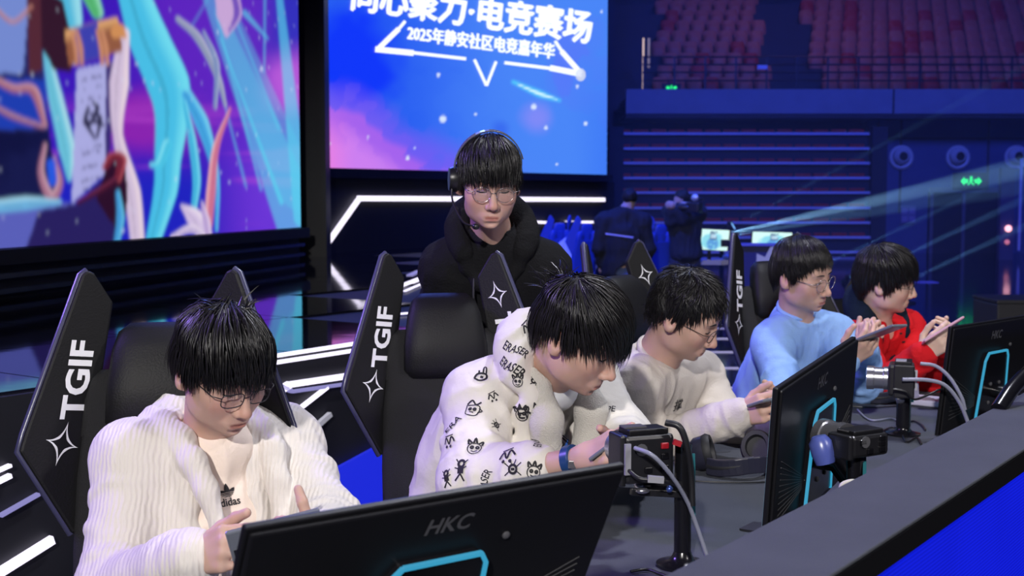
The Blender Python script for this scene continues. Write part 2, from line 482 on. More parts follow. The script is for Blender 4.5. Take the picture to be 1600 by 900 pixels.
MB().box((.30, .05, 1.2), (.045, .05, 2.0)).build('edge_strip', M_nose, pl)
fc = thing('rack_case', 'open purple-lit rack frame on the floor behind the player in red', 'case', (bx(1444, 21), 21, bz(484, 21)))
mp = mat('case_edge_light_tint', (.30, .26, .6), .4, metal=.3)  # purple light on the frame is carried by its colour
w_, h_ = .42, .44
for a in (-1, 1):
    MB().box((a * w_ / 2, 0, h_ / 2), (.045, .3, h_)).build('upright', mp, fc); MB().box((0, 0, h_ / 2 + a * h_ / 2), (w_, .3, .045)).build('crossbar', mp, fc)
MB().box((.02, .02, h_ * .42), (.26, .26, .24)).build('rack_unit', M_black, fc)
MB().box((0, .0, h_ * .68), (w_ * .8, .25, .03)).build('shelf', mp, fc)
MB().box((0, .05, -.13), (.5, .4, .26)).build('plinth', M_black, fc)
for a in (-1, 1): MB().lathe([(.05, -.02), (.06, 0), (.05, .02)], 12, (a * .18, -.2, -.25), np.array([[0, 0, 1], [0, 1, 0], [-1, 0, 0]], float)).build('caster', M_black, fc, True)
MB().lathe([(.10, -.05), (.13, 0), (.10, .05)], 16, (-.05, -.24, -.02), np.array([[0, 0, 1], [0, 1, 0], [-1, 0, 0]], float)).build('cable_drum', M_black, fc, True)
ec = thing('equipment_case', 'dark grey flight case standing beyond the last monitor', 'case', (bx(1590, 9.5), 9.5, 0))
MB().box((0, 0, .34), (.46, .5, .66)).build('body', mat('case_grey', (.055, .055, .065), .6, bump=.2), ec, bevel=.012)
MB().box((0, 0, .685), (.47, .51, .03)).build('lid', bpy.data.materials['case_grey'], ec, bevel=.008)

# ================================================================== LED screens
def led_screen(name, label, P0, P1, ztop, paint, nu, nv, extend, soft=0):
    P0 = np.array(P0); P1 = np.array(P1); D = norm(P1 - P0); P0 = P0 - D * extend; L = np.linalg.norm(P1 - P0); Hh = ztop - P0[2]
    N = np.cross(D, (0, 0, 1)); 
    if np.dot(N, C0 - P0) < 0: N = -N
    t = thing(name, label, 'screen', tuple(P0), math.atan2(D[1], D[0]))
    u, v = np.meshgrid(np.linspace(0, L, nu), np.linspace(0, Hh, nv), indexing='ij')
    pts = P0 + u[..., None] * D + v[..., None] * np.array([0, 0, 1.]); px = proj(pts)
    col = paint(px.reshape(-1, 2)); q = col.reshape(nu, nv, 3)
    for _ in range(soft):
        q[1:-1] = (q[:-2] + 2 * q[1:-1] + q[2:]) / 4; q[:, 1:-1] = (q[:, :-2] + 2 * q[:, 1:-1] + q[:, 2:]) / 4
    col = q.reshape(-1, 3); i = np.arange(nu * nv).reshape(nu, nv); f = np.stack([i[:-1, :-1], i[1:, :-1], i[1:, 1:], i[:-1, 1:]], -1).reshape(-1, 4)
    vv = np.stack([u, np.zeros_like(u), v], -1).reshape(-1, 3)
    link('picture', mesh_np('picture', vv, f, smooth=False, cols=col), attr_mat(name + '_picture', 1.0, .35), t)
    MB().box((L / 2, .12, Hh / 2), (L + .06, .2, Hh + .06)).build('cabinet', M_black, t)
    MB().box((L / 2, -.02, -.05), (L + .1, .10, .09)).build('edge_profile', M_black, t)
    return t, P0, D, N


def mix(c, m, col): return c + (np.array(col) - c) * m[:, None]
def sst(x, a, b): t = np.clip((x - a) / (b - a), 0, 1); return t * t * (3 - 2 * t)
def stroke(p, pts, w, n=40, soft=2.5):
    """mask of a tapered band along a spline, and the signed side"""
    P = spline(pts, n) if len(pts) > 2 else np.array(pts, float); ww = np.interp(np.linspace(0, 1, len(P)), np.linspace(0, 1, len(w)), w) if not np.isscalar(w) else np.full(len(P), w)
    best = np.full(len(p), 1e9, np.float32); side = np.zeros(len(p), np.float32)
    for i in range(len(P) - 1):
        a, b = P[i], P[i + 1]; d = b - a; L = max(1e-6, d @ d); q = p - a; t = np.clip(q @ d / L, 0, 1)
        e = q - t[:, None] * d; r = np.sqrt((e ** 2).sum(1)); h = (ww[i] + (ww[i + 1] - ww[i]) * t) / 2; s = r - h
        k = s < best; best[k] = s[k]; cr = d[0] * q[:, 1] - d[1] * q[:, 0]; side[k] = (np.sign(cr) * r / np.maximum(h, 1))[k]
    return 1 - sst(best, -soft, soft), side
def poly(p, pts, soft=0):
    P = np.array(pts, float); ins = np.zeros(len(p), bool); j = len(P) - 1
    for i in range(len(P)):
        a, b = P[i], P[j]; c = ((a[1] > p[:, 1]) != (b[1] > p[:, 1])); x = (b[0] - a[0]) * (p[:, 1] - a[1]) / ((b[1] - a[1]) or 1e-9) + a[0]
        ins ^= c & (p[:, 0] < x); j = i
    return ins.astype(float)


def paint_right(p):
    x, y = p[:, 0], p[:, 1]; n = fbm(p / 110., 3, 4); n2 = fbm(p / 60. + 9, 8, 3); q = np.floor(n * 9) / 9 * .6 + n * .4
    c = np.tile(srgb(38, 92, 240), (len(p), 1)); c = mix(c, sst(x + 90 * (q - .5), 560, 820), srgb(74, 134, 246)); c = mix(c, sst(q, .5, .72) * .5, srgb(96, 110, 248))
    c = mix(c, (1 - sst(np.hypot((x - 555) / 75, (y - 105) / 95) + (n2 - .5) * .9, .5, 1.15)) * .95, srgb(14, 52, 250))
    e = y + (x - 500) * -.10 + 130 * (q - .5) - .23 * np.abs(x - 500)
    c = mix(c, sst(e, 95, 165) * (1 - sst(x, 680, 860)) * .9, srgb(116, 92, 242)); c = mix(c, sst(e, 158, 176) * (1 - sst(x, 640, 790)) * .85, srgb(172, 100, 236))
    c = mix(c, sst(e, 186, 240) * (1 - sst(x, 580, 740)) * .95, srgb(206, 128, 240)); c = mix(c, sst(e, 150, 260) * (1 - sst(x, 500, 560)) * .8, srgb(240, 128, 222))
    c = mix(c, sst(q, .52, .6) * sst(y, 60, 150) * (1 - sst(np.abs(x - 700), 40, 130)) * .55, srgb(126, 116, 250))
    c = mix(c, (1 - sst(np.hypot(x - 840, y - 185) + 20 * n2, 14, 44)) * .6, srgb(150, 140, 246)); c = mix(c, (1 - sst(np.hypot((x - 782), (y - 202)) + 18 * n, 8, 26)) * .7, srgb(50, 96, 235))
    c = mix(c, sst(x + 40 * n, 900, 975) * sst(y, 60, 240) * .5, srgb(52, 112, 244))
    m, s = stroke(p, [(802, 128), (842, 146), (874, 157)], [3, 9, 2], 20, 5); c = mix(c, m * .8, srgb(90, 235, 255)); m, s = stroke(p, [(808, 131), (842, 146), (870, 155)], [1, 4, 1], 20, 1.5); c = mix(c, m, srgb(225, 255, 255))
    for (a, b, r) in ((692, 186, 5.5), (637, 247, 3), (685, 117, 3), (834, 167, 4.5), (853, 200, 3), (915, 193, 3), (743, 179, 2.2), (575, 215, 2), (515, 225, 2), (902, 135, 2.5), (870, 257, 2), (648, 230, 1.8), (940, 18, 2), (610, 60, 2)):
        c = mix(c, (1 - sst(np.hypot(x - a, y - b), r * .6, r * 1.3)) * .9, srgb(225, 240, 255))
    return c


def paint_left(p):
    x, y = p[:, 0], p[:, 1]; n = fbm(p / 90., 21, 4); n3 = fbm(p * [.004, .05], 31, 3)
    c = np.tile(srgb(62, 22, 190), (len(p), 1)); c = mix(c, sst(x + 60 * n, 180, 330) * (1 - sst(y, 130, 330)), srgb(96, 34, 196)); c = mix(c, (1 - sst(np.hypot((x - 235) / 110, (y - 190) / 62) + .5 * (n - .5), .4, 1.1)) * .85, srgb(150, 36, 178))
    c = mix(c, sst(y, 215, 300) * (1 - sst(x, 300, 400)) * .9, srgb(24, 34, 196)); c = mix(c, sst(x, 300, 420) * sst(y, 120, 300) * .8, srgb(118, 58, 226)); c = mix(c, sst(x, 395, 450) * (1 - sst(y, 40, 160)) * .9, srgb(36, 40, 190))
    c = mix(c, sst(n3, .55, .68) * sst(y, 130, 200) * .35, srgb(200, 80, 220))
    c = mix(c, (1 - sst(np.hypot((x - 455), (y - 120)) + 40 * n, 40, 90)) * .6, srgb(226, 110, 236))
    # light beams
    for (a, b, w0, w1, o) in (((322, -20), (470, 352), 20, 74, .5), ((436, -10), (474, 340), 10, 30, .75), ((340, 30), (408, 296), 3, 3, .6), ((345, 60), (440, 316), 3, 7, .85), ((372, 40), (436, 200), 3, 5, .6), ((330, 80), (384, 290), 2, 3, .5), ((414, -10), (413, 112), 3, 2, .7), ((382, 20), (418, 60), 8, 3, .8), ((352, 20), (470, 300), 34, 60, .35), ((330, -10), (300, 40), 2, 2, .5)):
        m, s = stroke(p, [a, b], [w0, w1], 2, 3); c = mix(c, m * o * (.7 + .3 * sst(y, 0, 330)), srgb(92, 214, 246))
    m, s = stroke(p, [(352, -20), (358, 20), (354, 55)], [36, 40, 6]); c = mix(c, m, srgb(206, 170, 220)); m, s = stroke(p, [(362, -20), (370, 20), (358, 48)], [8, 10, 3]); c = mix(c, m, srgb(120, 84, 190))
    # long flowing bands
    def band(pts, w, col, hi):
        nonlocal c
        m, s = stroke(p, pts, w); c = mix(c, m, col); c = mix(c, m * sst(-s, .1, .9) * .8, hi); c = mix(c, m * sst(np.abs(s + .1 * np.sin(y / 17.)), .0, .25) * 0 + m * (np.abs(s - .25) < .12) * .4, np.array(col) * .55)
    band([(205, -20), (232, 60), (262, 130), (268, 180), (262, 250), (258, 300), (238, 380)], [46, 62, 66, 52, 40, 36, 22], srgb(74, 196, 236), srgb(122, 232, 248))
    band([(292, 148), (314, 190), (330, 240), (339, 290), (338, 360)], [16, 22, 14, 7, 4], srgb(70, 170, 232), srgb(130, 225, 250)); band([(288, 160), (300, 220), (307, 280), (303, 325)], [6, 12, 12, 8], srgb(74, 190, 232), srgb(140, 236, 250))
    band([(238, 258), (250, 256), (262, 225)], [8, 12, 14], srgb(80, 205, 238), srgb(150, 240, 250)); band([(278, 30), (310, 60), (340, 120), (352, 165)], [8, 12, 9, 4], srgb(150, 160, 190), srgb(196, 196, 214)); band([(318, 50), (338, 100), (336, 168)], [4, 9, 5], srgb(130, 150, 196), srgb(190, 196, 220))
    band([(100, -10), (108, 30), (116, 60)], [50, 40, 20], srgb(84, 190, 226), srgb(170, 235, 245)); band([(68, 60), (86, 150), (104, 230), (108, 280)], [8, 22, 26, 6], srgb(110, 200, 226), srgb(190, 236, 244))
    band([(140, -10), (152, 20)], [26, 18], srgb(90, 190, 120), srgb(160, 230, 200))
    # dark blue and gold shapes on the left
    c = mix(c, poly(p, [(-400, -300), (60, -300), (66, 60), (70, 130), (80, 230), (96, 330), (-400, 345)]), srgb(36, 40, 104)); c = mix(c, poly(p, [(-400, -300), (40, -300), (42, 40), (36, 115), (-400, 108)]), srgb(120, 142, 214))
    c = mix(c, poly(p, [(42, -20), (64, -20), (66, 110), (44, 118)]), srgb(86, 40, 52)); c = mix(c, poly(p, [(62, -20), (98, 0), (112, 60), (112, 112), (84, 108), (66, 76)]), srgb(52, 22, 40))
    c = mix(c, poly(p, [(-400, 110), (70, 124), (74, 200), (-400, 216)]), srgb(30, 62, 180)); band([(-20, 118), (20, 138), (52, 142), (70, 196)], [8, 12, 14, 6], srgb(172, 110, 130), srgb(232, 180, 180)); band([(-20, 160), (20, 182), (66, 198)], [6, 8, 6], srgb(160, 104, 130), srgb(228, 180, 180)); band([(-10, 10), (20, 34), (50, 10)], [4, 5, 4], srgb(190, 120, 110), srgb(230, 180, 160))
    c = mix(c, poly(p, [(-400, 216), (76, 204), (92, 318), (-400, 330)]) * (.75 + .25 * sst(n, .4, .6)), srgb(14, 16, 62)); band([(70, 226), (64, 270), (80, 308), (94, 285), (86, 246)], [5, 9, 14, 9, 4], srgb(176, 120, 146), srgb(236, 196, 206)); m, s = stroke(p, [(80, 255), (82, 285)], [14, 12], 2); c = mix(c, m, srgb(40, 90, 230))
    # pale sheet, roller, cloth edge
    c = mix(c, poly(p, [(120, 108), (176, 96), (168, 268), (112, 318)]), srgb(176, 176, 232)); c = mix(c, poly(p, [(166, 100), (180, 96), (172, 240), (164, 270)]), srgb(58, 44, 118))
    for yy in (118, 133, 150, 226, 234, 256, 276, 290):
        m, s = stroke(p, [(128, yy + 8), (140, yy + 4), (158, yy + 1)], [2, 3, 2], 12, 1.2); c = mix(c, m * (vnoise(p / 4., 5) > .45), srgb(30, 24, 70))
    for a in ([(138, 168), (134, 190), (148, 216)], [(146, 160), (152, 170), (140, 196)], [(132, 192), (150, 190), (162, 196)], [(142, 178), (156, 184), (152, 214)]):
        m, s = stroke(p, a, [5, 7, 4], 14); c = mix(c, m, srgb(26, 20, 56))
    band([(194, 52), (186, 130), (184, 210), (206, 300), (216, 392)], [16, 30, 14, 26, 20], srgb(216, 196, 224), srgb(246, 226, 232))
    m, s = stroke(p, [(112, 74), (182, 54)], [56, 54], 2); k = poly(p, [(100, 44), (184, 26), (192, 84), (108, 106)]); c = mix(c, m * k, srgb(150, 92, 64)); c = mix(c, k * m * sst(-s, .2, .9), srgb(226, 168, 112)); c = mix(c, m * poly(p, [(116, 42), (152, 34), (158, 92), (122, 100)]), srgb(62, 66, 178))
    for xx in (112, 120, 152, 160):
        m, s = stroke(p, [(xx, 48), (xx + 6, 74), (xx + 8, 100)], [5, 7, 5], 12); c = mix(c, m, srgb(206, 140, 104))
    m, s = stroke(p, [(186, 50), (194, 56)], [26, 8], 2); c = mix(c, m, srgb(214, 146, 88))
    # folds along the bottom
    c = mix(c, poly(p, [(-400, 318), (60, 312), (140, 320), (182, 380), (-400, 460)]) * 1., srgb(92, 98, 190)); band([(-30, 326), (40, 318), (92, 316)], [20, 22, 8], srgb(110, 180, 226), srgb(190, 236, 246)); c = mix(c, poly(p, [(60, 330), (120, 318), (178, 262), (186, 300), (180, 385), (40, 392)]), srgb(40, 30, 96))
    c = mix(c, poly(p, [(150, 312), (166, 262), (184, 244), (196, 262), (200, 310), (190, 372), (176, 350)]), srgb(44, 10, 36)); band([(164, 262), (176, 245), (190, 250), (184, 280)], [8, 14, 16, 10], srgb(120, 36, 54), srgb(196, 92, 100)); band([(122, 316), (160, 296), (180, 282)], [6, 9, 8], srgb(70, 18, 44), srgb(150, 60, 90)); band([(184, 300), (188, 340), (182, 380)], [6, 12, 8], srgb(70, 160, 224), srgb(120, 220, 246))
    band([(326, 350), (330, 300), (338, 230), (360, 170)], [12, 14, 10, 3], srgb(214, 120, 150), srgb(250, 196, 190)); band([(284, 322), (304, 340), (322, 372)], [4, 26, 16], srgb(216, 196, 232), srgb(250, 236, 246)); band([(316, 318), (322, 345), (326, 372)], [4, 12, 10], srgb(196, 170, 222), srgb(244, 226, 244)); band([(270, 370), (300, 358), (322, 374)], [6, 14, 8], srgb(204, 186, 226), srgb(250, 236, 246))
    st = vnoise(p / 5., 77); c = mix(c, (st > .965) * .8, srgb(220, 230, 255))
    return c * .92


A2 = at(503, 262, 13.0); B2 = onz(948, 273, A2[2])
scr2, O2, D2, N2 = led_screen('led_screen', 'large blue and pink LED screen with white lettering behind the standing person', A2, B2, A2[2] + 4.6, paint_right, 300, 190, 0)
B1 = at(470, 355, 12.0); A1 = onz(0, 388, B1[2])
scr1, O1, D1, N1 = led_screen('led_screen', 'large purple LED screen with flowing cyan ribbons at the left', A1, B1, B1[2] + 4.2, paint_left, 430, 330, 1.6, 2)


def on_screen(px, py):
    q = onp(px, py, O2, N2) - O2; return np.array([q @ D2, q[2]])
def screen_shape(name, v2, f, m=None):
    """flat print on the right screen; v2 in picture units"""
    q = np.array([on_screen(*p[:2]) for p in v2]); me = bpy.data.meshes.new(name)
    me.from_pydata([(a, -.012, b) for a, b in q], [], f); me.update(); return link(name, me, m or M_print, scr2)
M_print = emat('screen_white', (.9, .95, 1.0), 1.15, 'NONE')
def slanted(body, P, Q, h, skew, name, bold=.03):
    """lettering between two picture points along a slanted base line"""
    v, f = text_np(body, 1., bold, res=2); lo, hi = v[:, :2].min(0), v[:, :2].max(0); a = (v[:, 0] - lo[0]) / (hi[0] - lo[0]); b = (v[:, 1] - lo[1]) / (hi[1] - lo[1])
    P = np.array(P, float); Q = np.array(Q, float)
    return screen_shape(name, P + (Q - P) * a[:, None] + np.stack([b * h * skew, -b * h], 1), f)
for ox, oy in ((0, 0), (2.2, 0), (0, 2.2), (2.2, 2.2), (4.2, 1.0), (1.4, 3.4)): slanted('同心聚力·电竞赛场', (546 + ox, 14 + oy), (918 + ox, 67 + oy), 50, .10, 'title_lettering', 0)
for ox, oy in ((0, 0), (1.5, 0), (.6, 1.2), (2.2, .8)): slanted('2025年静安社区电竞嘉年华', (634 + ox, 62 + oy), (863 + ox, 92 + oy), 24, .08, 'subtitle_lettering', 0)
for pts, w in (([(632, 33), (622, 45)], 5), ([(622, 45), (588, 78)], 8), ([(585, 77), (645, 83)], 9), ([(640, 82), (727, 92)], 5), ([(740, 93), (759, 134)], 4.5), ([(759, 134), (774, 96)], 4.5), ([(787, 98), (860, 107)], 5), ([(858, 106), (908, 116)], 9), ([(866, 64), (878, 82)], 5), ([(876, 80), (906, 114)], 8)):
    v, f = ribbon(pts, w); screen_shape('frame_stroke', v, f)
a = np.linspace(0, 2 * math.pi, 20, endpoint=False); screen_shape('round_dot', np.stack([906 + 8 * np.cos(a), 117 + 10 * np.sin(a)], 1), [tuple(range(19, -1, -1))], emat('screen_grey', (.6, .66, .85), 1.0, 'NONE'))

# ================================================================== main stage
ZS = .85
def stage_ok(x, y): return -UN[0] * 0 + (x * UN[0] + y * UN[1]) >= 3.6 and x <= -.12
pf = [sn(-2.6, 3.6), sn((-.12 - UN[0] * 3.6) / US[0], 3.6)]
stg = thing('main_stage', 'raised glossy black stage with white light lines behind the players', 'stage', (0, 0, 0))
poly_s = [tuple(pf[0][:2]), tuple(pf[1][:2]), (-.12, 19.0), (-14, 19.0), (-14, 5.0)]
MB().prism([(p[0], p[1]) for p in poly_s], ZS - .012, (0, 0, (ZS - .012) / 2)).build('platform', M_black, stg)
bmm = None
for i in range(-4, 24):
    for j in range(0, 16):
        s, n = -2.4 + 1.0 * i, 3.62 + 1.0 * j
        cs = [sn(s + a, n + b) for a in (.004, .996) for b in (.004, .996)]
        if max(c[0] for c in cs) > -.13 or max(c[1] for c in cs) > 18.9: continue
        c = sn(s + .5, n + .5); px = proj(np.array([c[0], c[1], ZS]))
        if c[1] < 2.5 or px[0] < -350 or px[0] > 900: continue
        if np.dot(c - O1, N1) < -.7 or np.dot(c - O2, N2) < -.7: continue
        if bmm is None:
            o = MB().box((.5, .5, -.006), (.99, .99, .012)).build('deck_panel', M_gloss, stg); bmm = o.data
        else:
            o = bpy.data.objects.new('deck_panel', bmm); COL.objects.link(o); o.parent = stg
        q = sn(s, n, ZS); o.location = q; o.rotation_euler = (0, 0, DESK_RZ)
NF = -UN
def face(px, py): return onp(px, py, sn(0, 3.585), UN)
def led(name, a, b, w, m=M_led, parent=stg, up=(0, 0, 1), t=.02): return MB().bar(a, b, w, t, up).build(name, m, parent)
led('light_line', face(300, 576), face(668, 519.5), .013, up=UN); led('light_line', face(300, 586.5), face(668, 530), .013, up=UN)
for (a, b, w, m) in (((431, 614), (452, 601), .028, M_led), ((452, 601), (640, 573), .022, M_led), ((438, 603), (455, 611), .016, M_ledsoft), ((455, 612), (640, 586), .012, M_ledsoft), ((452, 651), (511, 605), .012, M_led), ((464, 693), (516, 647), .02, mat('face_trim', (.55, .55, .6), .4)), ((-40, 752), (16, 727), .010, M_led), ((-40, 771), (16, 743), .014, M_led), ((-30, 913), (82, 843), .028, M_led), ((0, 806), (60, 772), .01, M_ledsoft)):
    led('light_line', face(*a), face(*b), w, m, up=UN)
pts = [face(*q) for q in ((505, 740), (598, 690), (598, 800), (505, 800))]
MB().add([p + NF * k for k in (0, .02) for p in pts], [(0, 1, 2, 3), (7, 6, 5, 4), (0, 4, 5, 1), (1, 5, 6, 2), (2, 6, 7, 3), (3, 7, 4, 0)]).build('blue_light_panel', emat('panel_blue', (.006, .02, .85), .8), stg)
def deck(px, py): return onz(px, py, ZS + .004)
for (a, b, w, m) in (((613, 452), (676, 427), .05, M_led), ((632, 455), (690, 430), .02, M_led), ((590, 493), (668, 487), .035, M_led), ((640, 430), (655, 423), .05, M_ledsoft)):
    MB().bar(deck(*a), deck(*b), w, .006, (0, 0, 1)).build('light_line', m, stg)

# walls under the two screens
WL = thing('stage_backdrop', 'black wall under the blue screen outlined by white light strips', 'wall panel', tuple(O2 * [1, 1, 0]), math.atan2(D2[1], D2[0]))
MB().box((2.4, .10, (A2[2] - .10) / 2), (8.2, .16, A2[2] - .10)).build('panel', M_black, WL)
def wl(px, py):
    q = onp(px, py, O2 + N2 * .0, N2) - O2 * [1, 1, 0]; return np.array([q @ D2, -.012, q[2]])
for (a, b, w) in (((495, 402), (560, 310), .05), ((558, 310), (943, 312), .055)):
    MB().bar(wl(*a), wl(*b), w, .03, (0, 1, 0)).build('light_strip', M_led, WL)
for (a, b) in (((834, 347), (843, 347)), ((846, 347.5), (855, 347.5)), ((884, 347), (932, 347))):
    MB().bar(wl(*a), wl(*b), .03, .07, (0, 1, 0)).build('light_strip', M_led, WL)
WK = thing('screen_plinth', 'black louvred base under the purple LED screen', 'plinth', tuple(O1 * [1, 1, 0]), math.atan2(D1[1], D1[0]))
L1 = np.linalg.norm(B1 - O1)
MB().box((L1 / 2, .12, (O1[2] + ZS) / 2 - .05), (L1, .2, O1[2] - ZS - .02)).build('panel', M_black, WK)
for k in range(3): MB().box((L1 / 2, -.01, ZS + .05 + k * .09), (L1, .06, .03)).build('louvre', mat('louvre_blue', (.02, .025, .05), .25) if k == 0 else bpy.data.materials['louvre_blue'], WK)
o = MB().box((0, 0, 2.6), (.34, .3, 5.2)).build('screen_tower', M_black); o.location = at(487, 400, 12.6) * [1, 1, 0]; tag(o, 'black column filling the gap between the two LED screens', 'column')

# lit seams in the floor of the far half
for k, y in enumerate((513, 529, 550, 575, 606, 631)):
    a, b = onz(1040, y, .004), onz(1222, y, .004)
    o = MB().bar(a, b, .055 if k else .03, .008, (0, 0, 1)).build('floor_light_line', M_ledsoft if k in (0,) else emat('seam_led%d' % k, (.55, .52, .95), .62)); tag(o, ('faint thin light line in the glossy floor, farthest from the desk', 'pale light line in the glossy floor, second farthest from the desk', 'pale light line in the floor just above the mirrored monitor', 'pale light line in the floor beside the mirrored monitor', 'pale light line in the floor, second nearest to the desk', 'pale light line in the floor, nearest to the desk')[k], 'light strip', 'light lines in the floor')
# ================================================================== desk
M_cloth = mat('desk_cloth', (.074, .080, .098), .95, spec=.15, bump=.35, bscale=420, var=.16, vscale=9)
M_lip = mat('desk_lip', (.004, .004, .006), .9, spec=.1)
def blue_panel_mat():
    m = emat('desk_led', (.006, .018, .80), 1.0); nt = m.node_tree; b = nt.nodes['Principled BSDF']
    tc = nt.nodes.new('ShaderNodeTexCoord'); mp = nt.nodes.new('ShaderNodeMapping'); w = nt.nodes.new('ShaderNodeTexWave'); w.bands_direction = 'Z'; w.inputs['Scale'].default_value = 48
    n = nt.nodes.new('ShaderNodeTexNoise'); n.inputs['Scale'].default_value = 2.2; r = nt.nodes.new('ShaderNodeMixRGB'); b.inputs['Specular IOR Level'].default_value = .1; b.inputs['Base Color'].default_value = (.005, .005, .02, 1); r.inputs[1].default_value = (.001, .003, .34, 1); r.inputs[2].default_value = (.004, .012, .74, 1)
    ma = nt.nodes.new('ShaderNodeMath'); ma.operation = 'MULTIPLY_ADD'; ma.inputs[1].default_value = .55
    nt.links.new(tc.outputs['Object'], w.inputs['Vector']); nt.links.new(tc.outputs['Object'], n.inputs['Vector'])
    nt.links.new(w.outputs['Fac'], ma.inputs[0]); nt.links.new(n.outputs['Fac'], ma.inputs[2]); nt.links.new(ma.outputs[0], r.inputs[0]); nt.links.new(r.outputs[0], b.inputs['Emission Color'])
    return m
M_deskled = blue_panel_mat()
S0, S1 = .1, 6.4
ZT, ZL, NI, NO = .74, .985, .775, .60
desk = thing('player_desk', 'long black cloth-covered player desk with raised front ledge and blue LED front', 'desk', (0, 0, 0), DESK_RZ)
LC = (S0 + S1) / 2; LL = S1 - S0
MB().box((LC, (NI + 1.74) / 2, ZT - .02), (LL, 1.74 - NI, .04)).build('table_top', M_cloth, desk, bevel=.006)
MB().box((LC, (NI + NO) / 2, ZL - .003), (LL, NI - NO, .006)).build('ledge_top', M_cloth, desk, bevel=.002)
MB().box((LC, NO + .008, ZL - .026), (LL, .018, .038)).build('ledge_lip', M_lip, desk)
MB().box((LC, NI - .01, (ZL + ZT) / 2 - .02), (LL, .02, ZL - ZT)).build('inner_wall', M_lip, desk)
for k in range(12):
    MB().box((S0 + .26 + k * .525, NO + .03, .503), (.522, .03, .885)).build('led_panel', M_deskled, desk)
for k in range(5):
    MB().box((S0 + .1 + k * 1.52, 1.2, .36), (.05, .7, .72)).build('support_panel', M_lip, desk)
o = MB().box((0, 0, 0), (.075, .05, .004)).build('cable_hole_cover', M_black); o.location = onz(1183, 824, ZT + .003); o.rotation_euler = (0, 0, DESK_RZ); tag(o, 'small black cable hole plate in the desk cloth before the second monitor', 'plate')

# ================================================================== monitors
M_mon = mat('monitor_black', (.007, .007, .009), .45, spec=.25)
M_mon2 = mat('monitor_gloss', (.006, .006, .008), .22, spec=.5)
M_cyan = emat('cyan_trim', (.04, .42, .68), .75)
M_logo = mat('logo_grey', (.085, .085, .095), .4)
M_scr = emat('lit_screen', (.25, .45, .6), .5)
def monitor(TL, TR, tilt, label, h=.345, stand=True, ztable=ZT):
    TL, TR = np.array(TL), np.array(TR); X = norm(TR - TL); w = np.linalg.norm(TR - TL)
    nf = norm(np.cross((0, 0, 1), X)); 
    if nf @ -UN < 0: nf = -nf                                    # towards the ledge
    up0 = norm(np.cross(nf, X)); up0 = up0 if up0[2] > 0 else -up0
    Y = norm(up0 * math.cos(tilt) + nf * math.sin(tilt)); Z = np.cross(X, Y)
    if Z @ nf < 0: raise ValueError
    M = Matrix(np.vstack([np.c_[X, Y, Z, TL], [0, 0, 0, 1]]).tolist())
    t = thing('monitor', label, 'monitor', group='gaming monitors on the desk', M=M)
    b = MB(); b.box((w / 2, -h / 2, -.006), (w, h, .012)); b.build('panel', M_mon, t, bevel=.003)
    MB().box((w / 2, -h / 2, -.0128), (w - .012, h - .012, .001)).build('screen', M_scr, t)
    i, j = .03, .02; c = .10
    b = MB(); b.prism([(.005, -h + .005), (w - .005, -h + .005), (w - .005, -.005), (.005, -.005)], .008, (0, 0, .004)); b.build('back_shell', M_mon, t, bevel=.004)
    # trapezoid cover with cyan outline
    cx = w / 2
    out = [(cx - .105, -h + .03), (cx - .085, -.122), (cx - .066, -.098), (cx + .060, -.098), (cx + .072, -.116), (cx + .095, -h + .03)]
    MB().prism(out, .018, (0, 0, .012)).build('mount_cover', M_mon2, t, bevel=.004)
    b = MB(); path = [np.array((p[0], p[1], .021)) for p in out]
    for p, q in zip(path[:-1], path[1:]): b.bar(p, q, .0065, .006, (0, 0, 1))
    for p in path[1:-1]: b.ball(p, .0034, 8)
    b.build('cyan_outline', M_cyan, t)
    v, f = fit_text('HKC', cx - .038, cx + .038, -.058, -.031, bold=.02, shear=.2); v[:, 2] = .0088
    q = bpy.data.meshes.new('logo_lettering'); q.from_pydata(v.tolist(), [], f); link('logo_lettering', q, M_logo, t)
    g = MB()
    for sx in (-1, 1):
        for k in range(11):
            a = np.array((cx + sx * .10, -.235 - k * .003, .0085)); e = np.array((cx + sx * (w / 2 - .036), -.16 - k * .013, .0085)); g.bar(a, e, .0014, .002, (0, 0, 1))
    tag(g.build('vent_ridges', mat('vent_grey', (.05, .05, .055), .4) if 'vent_grey' not in bpy.data.materials else bpy.data.materials['vent_grey'], t), kind='stuff')
    for sx, sy in ((.105, -.085), (-.03, -.2), (.03, -.2), (-.03, -.26), (.03, -.26)):
        R = np.eye(3); MB().lathe([(.006, 0), (.006, .003), (.003, .005)], 10, (cx + sx, sy, .021 if abs(sx) < .05 else .008), R).build('screw', M_logo, t, True)
    # stand: arm from the cover down to a foot on the table, built in world then moved under the monitor
    if stand:
        Mi = np.array(M.inverted()); loc = lambda p: (Mi @ np.append(p, 1))[:3]
        a = np.array((cx, -.225, .02)); aw = (np.array(M) @ np.append(a, 1))[:3]; n2 = norm(nf * [1, 1, 0]); base = np.array([aw[0], aw[1], ztable]) + n2 * .07
        MB().tube([a, a + (0, 0, .035), loc(base + (0, 0, .10)), loc(base + (0, 0, .01))], [.022, .022, .022, .026], 12).build('stand_neck', M_mon2, t, True)
        v = MB(); v.lathe([(.001, .012), (.10, .010), (.11, .004), (.11, 0)], 26, base + (0, 0, .001)); v.v = [tuple(loc(np.array(p))) for p in v.v]; v.build('stand_foot', M_mon2, t, True)
    return t
DM = CAM_Z - .405
def topz(px, py, z): return onz(px, py, z)
def ray_at_dist(TL, px, py, w, guess):
    r = ray(px, py); best = min(np.linspace(guess - .9, guess + .9, 3601), key=lambda d: abs(np.linalg.norm(C0 + r * d - TL) - w) + (10 if d < TL[1] + .1 else 0)); return C0 + r * best
